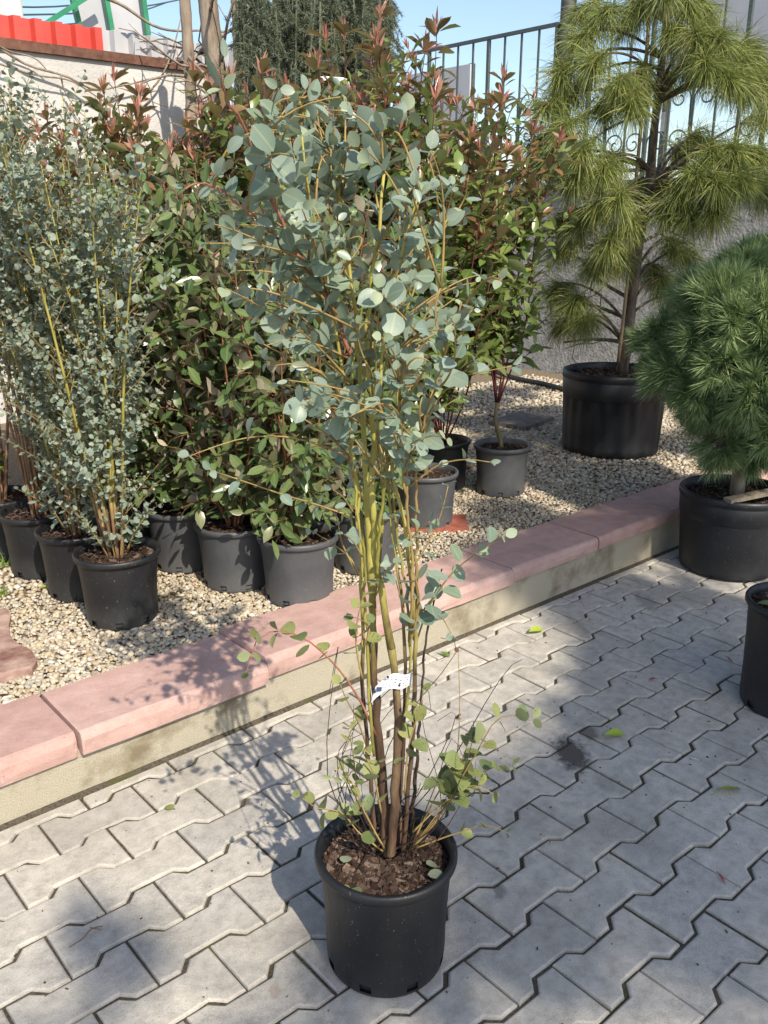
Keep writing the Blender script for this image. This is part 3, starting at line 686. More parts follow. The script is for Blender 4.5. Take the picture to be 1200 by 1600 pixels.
    pebbles(mb, field(-0.6, 1.75, 1.05, 2.1, 0.024, rg), 0.010, 0.017, I1, rg)
    pebbles(mb, field(1.75, 3.2, 0.285, 1.2, 0.0155, rg), 0.0065, 0.0125, I1, rg)
    pebbles(mb, field(3.2, 5.9, 0.30, 2.0, 0.023, rg), 0.010, 0.017, I1, rg)
    pebbles(mb, field(1.75, 5.9, 1.2, 3.2, 0.032, rg), 0.011, 0.021, I1, rg)
    pebbles(mb, field(-2.0, -0.25, 0.272, 1.05, 0.021, rg), 0.009, 0.015, I1, rg)
    tag(ob('gravel', mb.mesh('gravel', 'pebble', True)), 'cream and ochre river pebbles spread over the raised bed', 'gravel', kind='stuff')
    # dry plant litter on the shaded gravel
    mb = MB(); n = 1500; rg = np.random.default_rng(8)
    px = np.where(rg.random(n) < 0.8, rg.uniform(1.9, 5.2, n), rg.uniform(0, 1.7, n)); py = rg.uniform(0.3, 2.2, n); a = rg.uniform(0, 6.28, n); l = rg.uniform(0.008, 0.03, n); w = l*rg.uniform(0.08, 0.35, n)
    for i in range(n):
        d = np.array([math.cos(a[i]), math.sin(a[i]), rg.normal()*0.15]); s = np.array([-d[1], d[0], rg.normal()*0.2]); c = np.array([px[i], py[i], ZG+0.007+rg.uniform(0, 0.004)])
        mb.add([c-d*l[i], c+s*w[i], c+d*l[i], c-s*w[i]], Q=[(0, 1, 2, 3)])
    tag(ob('leaf_litter', mb.mesh('leaf_litter', 'litter')), 'dark dry plant litter scattered over the gravel', 'litter', kind='stuff')
build_setting()

# ================================================================== BACKGROUND
def build_background():
    rg = np.random.default_rng(77)
    YW = 4.3
    zr = onY(140, 88, YW)[2]
    # pale rendered wall
    bw = thing('boundary_wall', 'long pale rendered wall in sun behind the plants, rusty rail along its top', 'wall', (2.0, YW, 0))
    xe = onY(352, 150, YW)[0]; xc, xl = (xe-4.0)/2, xe+4.0
    mb = MB(); mb.box((xc, YW+0.1, zr/2-0.04), (xl, 0.2, zr+0.04)); part('wall_body', mb, 'pale_wall', bw)
    mb = MB(); mb.box((xc, YW+0.07, zr+0.012), (xl, 0.20, 0.062)); part('top_rail', mb, 'rust_rail', bw)
    # corrugated sheet fence
    zt = onY(80, 30, YW)[2]
    xr = onY(166, 60, YW)[0]
    def sheet(x0, x1, mat, par):
        mb = MB(); pitch = 0.115; y = YW+0.085; xs = [x0]; ys = [0]
        x = x0
        while x < x1-1e-6:
            for dx, v in ((0.060, 0), (0.014, 1), (0.052, 1), (0.014, 0)):
                x += dx
                if x > x1: break
                xs.append(x); ys.append(v)
        V = []
        for xx, v in zip(xs, ys):
            yy = y-0.05*v
            V += [(xx, yy, zr+0.03), (xx, yy, zt), (xx, yy+0.002, zt), (xx, yy+0.002, zr+0.03)]
        Q = []
        for i in range(len(xs)-1):
            for k in range(4):
                k2 = (k+1) % 4; Q.append((4*i+k, 4*i+4+k, 4*i+4+k2, 4*i+k2))
        mb.add(V, Q=Q); return part('panel', mb, mat, par)
    fr = thing('sheet_fence', 'bright red corrugated sheet fence panels standing on the pale wall', 'fence', (xr, YW, zr))
    for i in range(4): sheet(xr-0.42*(i+1)+0.003, xr-0.42*i, 'red_sheet', fr)
    fw_ = thing('sheet_fence', 'pale grey corrugated sheet fence panels next to the red ones', 'fence', (xr, YW, zr))
    for i in range(3): sheet(xr+0.004+0.42*i, xr+0.42*(i+1), 'white_sheet', fw_)
    # green steel frame with grey sheets far behind the wall
    YB = 8.5; gb = thing('steel_frame_building', 'green steel framed building with grey sheet cladding beyond the pale wall', 'building', (3, YB, 0))
    tops = [onY(x, 0, YB) for x in (112, 164, 224)]
    for px, px2 in ((114, 125), (166, 174), (224, 230)):
        t = onY(px, 0, YB); b = onY(px2, 45, YB); d = (t-b)/(t[2]-b[2]); mb = MB(); mb.bar(b+d*(0-b[2]), t+d*1.2, 0.055, 0.055, (0, 1, 0)); part('post', mb, 'green_steel', gb)
    a, b = onY(70, 38, YB-0.15), onY(135, -4, YB-0.15); mb = MB(); mb.bar(a-(b-a)*0.2, b+(b-a)*0.3, 0.05, 0.05, (0, 1, 0)); part('brace', mb, 'green_steel', gb)
    z2 = onY(170, -30, YB)[2]
    for p0, p1 in ((118, 168), (169, 224)):
        x0, x1 = onY(p0, 20, YB+0.12)[0], onY(p1, 20, YB+0.12)[0]; mb = MB(); mb.box(((x0+x1)/2, YB+0.12, z2/2), (x1-x0-0.02, 0.04, z2)); part('cladding_sheet', mb, 'grey_sheet', gb)
    # pole and cables
    pl = thing('utility_pole', 'whitish pole at the top corner beyond the red fence', 'pole', tuple(onY(18, 10, 9.5)*np.array([1, 1, 0])))
    q = onY(18, 10, 9.5); mb = MB(); mb.tube([(q[0], 9.5, 0), (q[0]-0.02, 9.5, q[2]*0.6), (q[0]-0.03, 9.5, q[2]+1.5)], [0.17, 0.15, 0.14], 12); part('shaft', mb, 'pale_wall', pl, True)
    for i, (pa, pb) in enumerate((((-20, 22), (330, -14)), ((-20, 8), (230, -20)), ((-20, 40), (260, 4)))):
        A, B = onY(*pa, 10.0), onY(*pb, 14.0); mb = MB(); mb.tube(bez(A, (A+B)/2-np.array([0, 0, 0.25]), B, 10), 0.012, 5)
        tag(ob('cable', mb.mesh('cable', 'iron', True)), ('thin overhead cable nearest the red fence tops', 'thin overhead cable, topmost of three', 'thin overhead cable between two others')[[2, 1, 0][i]], 'cable', 'overhead cables')

    # grey wall and iron fence on the right, perpendicular to the kerb
    XF = 6.2; zwall = onX(880, 296, XF)[2]
    gw = thing('yard_wall', 'rough grey wall behind the tall pine, under the iron fence', 'wall', (XF, 1.5, 0))
    mb = MB(); mb.box((XF+0.14, 1.55, zwall/2-0.03), (0.28, 7.4, zwall+0.06)); part('wall_body', mb, 'grey_wall', gw)
    mb = MB(); mb.box((XF+0.13, 1.55, zwall+0.03), (0.36, 7.5, 0.055)); part('coping', mb, 'grey_wall', gw)
    def fence(y0, n, ztop, label, thick, scrolls, step=0.2055):
        f = thing('iron_fence', label, 'fence', (XF, y0, zwall), 'iron fence sections on the grey wall')
        X = XF+0.10; y1 = y0-step*(n-1)
        mb = MB(); mb.bar((X, y0+0.02, ztop), (X, y1-0.02, ztop), 0.034, 0.03); part('rail', mb, 'iron', f)
        mb = MB(); mb.bar((X, y0+0.02, zwall+0.14), (X, y1-0.02, zwall+0.14), 0.03, 0.03); part('rail', mb, 'iron', f)
        for i in range(n):
            y = y0-step*i; w = 0.030 if i in thick else 0.016
            mb = MB(); mb.bar((X, y, zwall+0.055), (X, y, ztop-0.018), w, w); bo = part('bar', mb, 'iron', f)
            if i in scrolls:
                for zc in scrolls[i]:
                    for sg in (1, -1):
                        t = np.linspace(0, 1, 26); an = t*4.3*math.pi*0.62; r = 0.085*(1-t)+0.012
                        cy = y+sg*0.115
                        pts = np.stack([np.full(26, X), cy+sg*(-1)*r*np.cos(an)*1.0, zc+0.10+r*np.sin(an)], 1)
                        stem = np.array([[X, y+sg*0.012, zc-0.16], [X, y+sg*0.014, zc-0.05]])
                        mb = MB(); mb.tube(np.concatenate([stem, pts]), 0.007, 6); part('scroll', mb, 'iron', f, True)
        return f
    fence(5.90, 13, 3.24, 'black iron fence section with scrolls, its straight top rail against blue sky', (4, 8, 12), {10: (2.52, 2.25), 5: (2.35,)})
    fence(3.05, 14, 3.9, 'taller black iron fence section with scrolls behind the tall pine', (0, 3, 7, 11), {1: (2.1, 2.42), 3: (2.1,), 5: (2.1, 2.42), 8: (2.15,), 10: (2.3,)})
    mb = MB(); q = onX(881, 60, XF+0.1); mb.tube([(XF+0.14, q[1], zwall), (XF+0.14, q[1], 4.6)], 0.068, 20)
    po = thing('fence_post', 'thick dark grey round post between the two iron fence sections', 'post', (XF+0.14, q[1], zwall)); part('shaft', mb, 'post', po, True)
    mb = MB(); mb.lathe([(0, 0.02), (0.11, 0.018), (0.11, 0.0)], 20, (XF+0.14, q[1], zwall+0.058)); part('foot_plate', mb, 'post', po)
    # grey sheets beyond the fence
    for (x0, y0, x1, y1, X, lab) in ((628, 100, 737, 214, 8.2, 'small grey sheet panel behind the iron fence above the photinias'), (1035, -60, 1290, 86, 8.6, 'large pale grey sheet panel behind the fence, top corner over the pine')):
        A, B = onX(x0, y1, X), onX(x1, y0, X); t = thing('cladding_screen', lab, 'screen', (X, (A[1]+B[1])/2, 0), 'grey sheets beyond the fence')
        ya, yb = sorted((A[1], B[1])); zlo, zhi = min(A[2], onX(x1, y1, X)[2]), min(B[2], onX(x0, y0, X)[2]) if x0 < 700 else B[2]
        mb = MB(); mb.box((X, (ya+yb)/2, (zlo+zhi)/2), (0.05, yb-ya, zhi-zlo)); part('sheet', mb, 'grey_sheet', t)
        for yy in (ya+0.06, yb-0.06):
            mb = MB(); mb.bar((X+0.07, yy, -0.05), (X+0.07, yy, zhi+0.02), 0.06, 0.06); part('post', mb, 'post', t)
    # bare trees beyond the fence
    for i, (px, dX, lab) in enumerate(((1135, 10.5, 'leafless pale tree seen through the fence right of the pine trunk'), (765, 13.0, 'leafless grey tree far beyond the iron fence, mid picture'), (950, 12.0, 'leafless tree seen low through the fence left of the pine trunk'))):
        b0 = onX(px, 330, dX); t = thing('bare_tree', lab, 'tree', (b0[0], b0[1], 0), 'bare trees beyond the fence'); mt = MB(); mbz = MB()
        H = 2.5+0.15*i
        def grow(p, d, l, r, lev):
            n = 6; P = [p]
            for k in range(n-1): d = unit(d+rg.normal(size=3)*0.13+np.array([0, 0, 0.04])); P.append(P[-1]+d*l/(n-1))
            (mt if lev == 0 else mbz).tube(P, np.linspace(r, r*0.55, n), 5, False)
            if lev < 4:
                for k in range(3 if lev else 5):
                    q = P[rg.integers(2, n)]; grow(q, unit(d+rg.normal(size=3)*0.55+np.array([0, 0, 0.15])), l*rg.uniform(0.5, 0.75), r*0.5, lev+1)
        grow(np.array([b0[0], b0[1], -0.05]), np.array([0.02, 0.05, 1.0]), H*0.62, 0.05, 0)
        part('trunk', mt, 'grey_bark', t, True); part('branches', mbz, 'grey_bark', t, True)
    # tree trunks and vines in front of the pale wall
    def trunk(px_pts, Y, r0, r1, lab, twigs, mat='grey_bark'):
        P = smooth_path([onY(x, y, Y) for x, y in px_pts], 26); low = P[0].copy(); low[2] = ZG-0.05
        if P[0][2] > ZG: P = np.concatenate([smooth_path([low, (low+P[0])/2+np.array([0.03, 0, 0]), P[0]], 12)[:-1], P])
        t = thing('bare_tree', lab, 'tree', (P[0][0], P[0][1], ZG), 'leafless trees before the pale wall')
        mb = MB(); mb.tube(P, np.linspace(r0, r1, len(P))*(1+0.06*rg.normal(size=len(P))), 10); part('trunk', mb, mat, t, True)
        mb = MB()
        for k in range(twigs):
            q, ax = along(P, rg.uniform(0.55, 0.98)); d = unit(np.array([rg.normal(), rg.normal()*0.5-0.1, rg.uniform(-0.2, 0.9)])); l = rg.uniform(0.4, 1.1); Q = [q]
            for s_ in range(9): d = unit(d+rg.normal(size=3)*0.22); Q.append(Q[-1]+d*l/9)
            mb.tube(Q, np.linspace(0.012, 0.003, 10), 5)
            for s_ in range(3):
                q2 = np.array(Q[rg.integers(3, 9)]); e = unit(d+rg.normal(size=3)*0.8); mb.tube([q2, q2+e*0.12, q2+e*0.22+rg.normal(size=3)*0.03], [0.005, 0.004, 0.002], 4)
        part('branches', mb, 'grey_bark', t, True)
    trunk([(300, 260), (298, 150), (293, 60), (284, -60)], 3.6, 0.043, 0.036, 'slim leafless trunk before the wall, thinner one left of its thick neighbour', 9)
    trunk([(352, 250), (342, 150), (331, 60), (318, -60)], 3.45, 0.078, 0.062, 'thick leafless grey trunk beside the dark weeping conifer', 10)
    trunk([(372, 200), (370, 100), (366, 0), (362, -60)], 3.9, 0.026, 0.022, 'thinnest pale trunk just left of the weeping conifer', 7)
    vine = thing('bare_vine', 'leafless brown vine branches creeping across the sunlit pale wall', 'vine', (1.6, YW-0.05, 0))
    for pts, r in (([(-30, 55), (40, 100), (110, 122), (140, 138), (190, 134), (240, 122)], 0.010), ([(-30, 90), (60, 118), (110, 126), (150, 150), (180, 170)], 0.008), ([(95, 118), (100, 140), (118, 168), (135, 185)], 0.006),
                   ([(-20, 60), (10, 78), (60, 95), (75, 112)], 0.007), ([(225, 150), (245, 130), (262, 100), (275, 60), (282, 30)], 0.008), ([(150, -8), (185, 5), (240, 40), (330, 48)], 0.013)):
        P = smooth_path([onY(x, y, YW-0.05-rg.uniform(0, 0.05)) for x, y in pts], 18); mb = MB(); mb.tube(P, np.linspace(r, r*0.5, 18), 6); part('branch', mb, 'grey_bark', vine, True)
    # weeping conifer
    def needle_set(B, Dv, Ln, wd, rg, droop=0.0, seg=2):
        n = len(B); side = np.cross(Dv, rg.normal(size=(n, 3))); side /= np.linalg.norm(side, axis=1, keepdims=True)+1e-9
        pts = [B]; d = Dv.copy()
        for s_ in range(seg):
            pts.append(pts[-1]+d*(Ln/seg)[:, None]); d = d+np.array([0, 0, -droop/seg]); d /= np.linalg.norm(d, axis=1, keepdims=True)
        V = []
        for i in range(seg): V += [pts[i]-side*wd*(1-0.25*i/seg), pts[i]+side*wd*(1-0.25*i/seg)]
        V.append(pts[-1]); V = np.stack(V, 1); nv = V.shape[1]; of = (np.arange(n)*nv)[:, None, None]
        Q = np.array([(2*i, 2*i+1, 2*i+3, 2*i+2) for i in range(seg-1)]).reshape(-1, 4); T = np.array([(2*seg-2, 2*seg-1, 2*seg)])
        return V.reshape(-1, 3), (T[None]+of).reshape(-1, 3), (Q[None]+of).reshape(-1, 4)
    globals()['needle_set'] = needle_set
    c0 = onY(470, 200, 3.1)
    wc = thing('weeping_conifer', 'dark weeping conifer with hanging needle curtains and a white label strip', 'conifer', (c0[0], 3.1, ZG))
    mb = MB(); mb.tube([(c0[0], 3.1, ZG-0.05), (c0[0]+0.02, 3.12, 1.4), (c0[0]+0.05, 3.1, 2.4), (c0[0]+0.10, 3.05, 3.3)], [0.06, 0.055, 0.05, 0.04], 9); part('trunk', mb, 'pine_bark', wc, True)
    mbt = MB(); mbn = MB()
    for k in range(170):
        px = rg.uniform(370, 560) if k < 142 else rg.uniform(555, 612); Y = 3.1+rg.uniform(-0.32, 0.3); top = rg.uniform(-90, 20); bot = rg.uniform(110, 400) if px < 560 else rg.uniform(40, 150)
        P = smooth_path([onY(px+rg.normal()*6, top, Y), onY(px+rg.normal()*7, (top+bot)/2, Y), onY(px+rg.normal()*9, bot, Y)], 14)
        mbt.tube(P, np.linspace(0.006, 0.002, 14), 4, False)
        for q_ in range(13):
            b_ = P[rg.integers(1, 14)]; d_ = unit(np.array([rg.normal(), rg.normal(), -0.9])); l_ = rg.uniform(0.06, 0.16); S_ = bez(b_, b_+d_*l_*0.5+np.array([0, 0, 0.01]), b_+d_*l_+np.array([0, 0, -0.03]), 4); mbt.tube(S_, [0.002, 0.0018, 0.0015, 0.001], 3, False)
            m_ = int(l_*900); f_ = rg.random(m_)[:, None]; B_ = b_*(1-f_)+S_[-1]*f_; D_ = rg.normal(size=(m_, 3)); D_ /= np.linalg.norm(D_, axis=1, keepdims=True); D_ = D_+d_*0.6; D_ /= np.linalg.norm(D_, axis=1, keepdims=True)
            mbn.add(*needle_set(B_, D_, rg.uniform(0.022, 0.040, m_), 0.0020, rg, 0.0, 1))
        n = int(length(P)*420); t = rg.random(n)*13; i = t.astype(int).clip(0, 12); f = (t-i)[:, None]; B = P[i]*(1-f)+P[i+1]*f
        ax = unit(P[-1]-P[0]); Dv = rg.normal(size=(n, 3)); Dv /= np.linalg.norm(Dv, axis=1, keepdims=True); Dv = Dv+ax*0.55; Dv /= np.linalg.norm(Dv, axis=1, keepdims=True)
        mbn.add(*needle_set(B, Dv, rg.uniform(0.025, 0.045, n), 0.0022, rg, 0.0, 1))
    part('hanging_twigs', mbt, 'spruce', wc)['kind'] = 'stuff'; o = part('needles', mbn, 'spruce', wc); o['kind'] = 'stuff'
    mb = MB(); A, B = onY(492, 123, 2.72), onY(545, 130, 2.70); P = smooth_path([A, (A+B)/2+np.array([0, -0.015, 0.012]), B, B+np.array([0.02, 0.01, -0.03])], 10)
    V = []
    for p in P: V += [p+np.array([0, 0, -0.011]), p+np.array([0, 0, 0.011]), p+np.array([0, 0.0015, 0.011]), p+np.array([0, 0.0015, -0.011])]
    Q = []
    for i in range(9):
        for k in range(4): Q.append((4*i+k, 4*i+4+k, 4*i+4+(k+1) % 4, 4*i+(k+1) % 4))
    mb.add(V, Q=Q); tg = part('label_strip', mb, 'label', wc)
    mb = MB()
    for i in range(7):
        p, ax = along(P, 0.22+0.055*i); mb.box(p+np.array([0, -0.0022, 0.001]), (0.0035, 0.0012, 0.009), np.array(Matrix.Rotation(0.3*(-1)**i, 3, 'Y')))
    part('print', mb, 'ink', tg)
    t2 = thing('bare_tree', 'slim reddish trunk behind the right side of the weeping conifer', 'tree', tuple(onY(577, 200, 3.9)*np.array([1, 1, 0])+np.array([0, 0, ZG])))
    P = np.array([onY(577, y, 3.9) for y in (420, 200, 60, -60)]); P[0][2] = ZG-0.05; mb = MB(); mb.tube(smooth_path(P, 20), np.linspace(0.04, 0.028, 20), 8); part('trunk', mb, 'elae_stem', t2, True)
build_background()

# ================================================================== PLANTS
def euc_small(loc, seed, label, H, nstem, nobj, R=0.150, rb=0.122, PH=0.262, lean=(0, 0), bare=0.0, stem='euc_grade', low=True):
    rg = np.random.default_rng(seed); x, y = loc
    t = thing('potted_eucalyptus', label, 'potted plant', (x, y, ZG), 'round leaved eucalyptus in black pots')
    add_pot(t, R, rb, PH, 'pot_dark', rotz=rg.uniform(0, 6)); add_soil(t, R-0.016, PH-0.032, seed, 170, 0.018)
    z0 = ZG+PH-0.03; L = Leaves(); tw = MB()
    for k in range(nstem):
        a = rg.uniform(0, 2*math.pi); sp = rg.uniform(0.06, 0.32)*math.sqrt(rg.random()+0.3); h = (H-PH)*rg.uniform(0.72, 1.02)
        base = np.array([x+math.cos(a)*rg.uniform(0.005, 0.045), y+math.sin(a)*rg.uniform(0.005, 0.045), z0-0.02])
        o = np.array([math.cos(a), math.sin(a), 0]); ln = np.array([lean[0], lean[1], 0])
        P = smooth_path([base, base+o*sp*0.25+np.array([0, 0, h*0.3])+rg.normal(size=3)*0.012+ln*0.2, base+o*sp*0.65+np.array([0, 0, h*0.66])+rg.normal(size=3)*0.02+ln*0.55, base+o*sp*1.05+np.array([0, 0, h])+ln], 22)
        r = rg.uniform(0.0038, 0.0062); nb = 8
        mb = MB(); mb.tube(P, np.concatenate([np.linspace(r*1.25, r*0.9, nb), np.linspace(r*0.9, 0.0014, 22-nb)]), 6); part('stem', mb, stem, t, True)
        lo = 0.05+0.02*k if low else 0.30+bare+0.1*rg.random()
        opposite(L, P, 0.72, 1.0, 0.024, 0.027, 'disc', 'cider', rg, 58, 0.6, 0.3)
        m = int(25*(1-lo)/0.66)
        for j in range(m):
            tt = lo+(0.97-lo)*((j+rg.random())/m); q, ax = along(P, tt); d = unit(perp(ax, rg)*0.85+ax*0.75+np.array([0, 0, 0.15]))
            l = rg.uniform(0.10, 0.30)*(1.1-0.45*tt); e = q+d*l+np.array([0, 0, rg.uniform(-0.01, 0.05)]); Tw = bez(q, q+d*l*0.5+np.array([0, 0, 0.02]), e, 6)
            tw.tube(Tw, np.linspace(0.0016, 0.0007, 6), 4, False)
            opposite(L, Tw, 0.22, 1.0, 0.0255, rg.choice([rg.uniform(0.016, 0.023), rg.uniform(0.023, 0.033)]), 'disc', 'cider', rg, 60, 0.5, 0.32)
    if low:
        for k in range(9):
            a = rg.uniform(0, 6.283); q = np.array([x+0.03*math.cos(a), y+0.03*math.sin(a), z0]); o = np.array([math.cos(a), math.sin(a), 0]); l = rg.uniform(0.16, 0.5)
            Tw = bez(q, q+o*l*0.2+np.array([0, 0, l*0.5]), q+o*l*rg.uniform(0.25, 0.6)+np.array([0, 0, l*rg.uniform(0.6, 0.95)]), 9); tw.tube(Tw, np.linspace(0.0026, 0.0008, 9), 5, False)
            opposite(L, Tw, 0.25, 1.0, 0.025, rg.uniform(0.026, 0.038), 'disc', 'cider', rg, 60, 0.45, 0.32)
    part('twigs', tw, 'euc_twig', t, True)['kind'] = 'stuff'
    L.build(t, nobj, seed)
    return t

def oleaster(loc, seed, label, H, nobj, potmat='pot_grey', dims=(0.155, 0.124, 0.258), spread=0.27, nst=9):
    rg = np.random.default_rng(seed); x, y = loc; R, rb, PH = dims
    t = thing('potted_oleaster', label, 'potted plant', (x, y, ZG), 'leafy oleaster shrubs in grey pots')
    add_pot(t, R, rb, PH, potmat, rotz=rg.uniform(0, 6)); add_soil(t, R-0.016, PH-0.032, seed, 150, 0.014)
    z0 = ZG+PH-0.03; L = Leaves(); tw = MB()
    mf = lambda f: 'elae'
    for k in range(nst):
        a = 2*math.pi*k/nst+rg.uniform(-0.4, 0.4); sp = spread*rg.uniform(0.3, 1.0); h = (H-PH)*rg.uniform(0.75, 1.03) if k else (H-PH)
        base = np.array([x+math.cos(a)*0.012, y+math.sin(a)*0.012, z0-0.02]); o = np.array([math.cos(a), math.sin(a), 0])
        P = smooth_path([base, base+o*sp*0.45+np.array([0, 0, h*0.3])+rg.normal(size=3)*0.02, base+o*sp*0.8+np.array([0, 0, h*0.65])+rg.normal(size=3)*0.025, base+o*sp+np.array([0, 0, h])], 20)
        r = rg.uniform(0.0045, 0.007); mb = MB(); mb.tube(P, np.linspace(r, 0.0016, 20), 6); part('stem', mb, 'elae_stem', t, True)
        alternate(L, P, 0.62, 1.0, 0.026, 0.066, 'elae', mf, rg, 52, 0.4, 0.35)
        m = 20
        for j in range(m):
            tt = 0.05+0.90*((j+rg.random())/m); q, ax = along(P, tt); d = unit(perp(ax, rg)*1.0+ax*0.45+o*0.2); l = rg.uniform(0.10, 0.22)*(1.15-0.5*tt)
            e = q+d*l+np.array([0, 0, rg.uniform(-0.03, 0.03)]); Tw = bez(q, q+d*l*0.5+np.array([0, 0, 0.02]), e, 6); tw.tube(Tw, np.linspace(0.0022, 0.0010, 6), 4, False)
            alternate(L, Tw, 0.15, 1.0, 0.0200, rg.uniform(0.070, 0.098), 'elae', mf, rg, 55, 0.35, 0.4)
    part('twigs', tw, 'elae_stem', t, True)['kind'] = 'stuff'
    L.build(t, nobj, seed); return t

def photinia(loc, seed, label, H, nobj, potmat='pot_grey', dims=(0.150, 0.124, 0.262), spread=0.36, nst=13, trunk=None, tall=None, lowest=0.30, zg=None):
    rg = np.random.default_rng(seed); x, y = loc; R, rb, PH = dims
    t = thing('potted_photinia', label, 'potted plant', (x, y, ZG), 'red tipped photinia shrubs')
    add_pot(t, R, rb, PH, potmat, rotz=rg.uniform(0, 6)); add_soil(t, R-0.016, PH-0.032, seed, 150, 0.016)
    z0 = ZG+PH-0.03; L = Leaves(); tw = MB(); top0 = np.array([x, y, z0])
    if trunk is not None:
        P = smooth_path([np.array([x, y, z0-0.02])]+[np.array([x+a, y+b, z0+c]) for a, b, c in trunk], 16); mb = MB(); mb.tube(P, np.linspace(0.0135, 0.009, 16), 9); part('trunk', mb, 'phot_trunk', t, True); top0 = P[-1]
    for k in range(nst):
        a = 2*math.pi*k/nst+rg.uniform(-0.5, 0.5); sp = spread*rg.uniform(0.25, 1.0); h = (ZG+H-top0[2])*rg.uniform(0.66, 0.95)
        if tall is not None and k < len(tall): a, sp, h = tall[k][0], tall[k][1], tall[k][2]-top0[2]
        base = top0+np.array([math.cos(a)*0.008, math.sin(a)*0.008, -0.01 if trunk is not None else -0.02]); o = np.array([math.cos(a), math.sin(a), 0])
        P = smooth_path([base, base+o*sp*0.45+np.array([0, 0, h*0.3])+rg.normal(size=3)*0.02, base+o*sp*0.8+np.array([0, 0, h*0.65])+rg.normal(size=3)*0.025, base+o*sp+np.array([0, 0, h])], 20)
        r = rg.uniform(0.0040, 0.0060); mb = MB(); mb.tube(P, np.linspace(r, 0.0018, 20), 6); part('stem', mb, 'phot_stem', t, True)
        def crown(Pth, a0, a1, size, tipn):
            alternate(L, Pth, a0, a1, 0.027, size, 'phot', lambda f: 'phot' if rg.random() > max(0.0, (f-0.32)*1.4) else 'phot_mid', rg, 50, 0.25, 0.3, 0.9)
            q, ax = along(Pth, 0.999)
            for i in range(3):
                d = unit(perp(ax, rg)*0.9+ax*0.6); L.put(q, d, unit(ax+perp(ax, rg)*0.3), size*rg.uniform(0.75, 1.0), 'phot', 'phot_red' if rg.random() < 0.3 else 'phot_mid')
            for i in range(tipn):
                d = unit(ax+perp(ax, rg)*rg.uniform(0.15, 0.55)); L.put(q+ax*rg.uniform(-0.02, 0.03), d, perp(d, rg), rg.uniform(0.038, 0.078), 'slim', 'phot_red')
        crown(P, lowest, 1.0, 0.110, 14)
        for j in range(12):
            tt = lowest+(0.88-lowest)*((j+rg.random())/12); q, ax = along(P, tt); d = unit(perp(ax, rg)*0.85+ax*0.7); l = rg.uniform(0.10, 0.24)
            e = q+d*l+np.array([0, 0, 0.05]); Tw = bez(q, q+d*l*0.55, e, 6); tw.tube(Tw, np.linspace(0.0026, 0.0014, 6), 5, False)
            alternate(L, Tw, 0.15, 1.0, 0.021, rg.uniform(0.082, 0.118), 'phot', lambda f: 'phot_mid' if rg.random() < 0.7*max(0.0, tt-0.4) else 'phot', rg, 52, 0.25, 0.35, 0.9)
            if tt > 0.5 and rg.random() < 0.65:
                ax = unit(e-q)
                for i in range(8): dd = unit(np.array([0, 0, 0.8])+ax*0.4+perp(ax, rg)*rg.uniform(0.15, 0.5)); L.put(e, dd, perp(dd, rg), rg.uniform(0.032, 0.062), 'slim', 'phot_red')
    part('twigs', tw, 'phot_stem', t, True)['kind'] = 'stuff'
    L.build(t, nobj, seed); return t

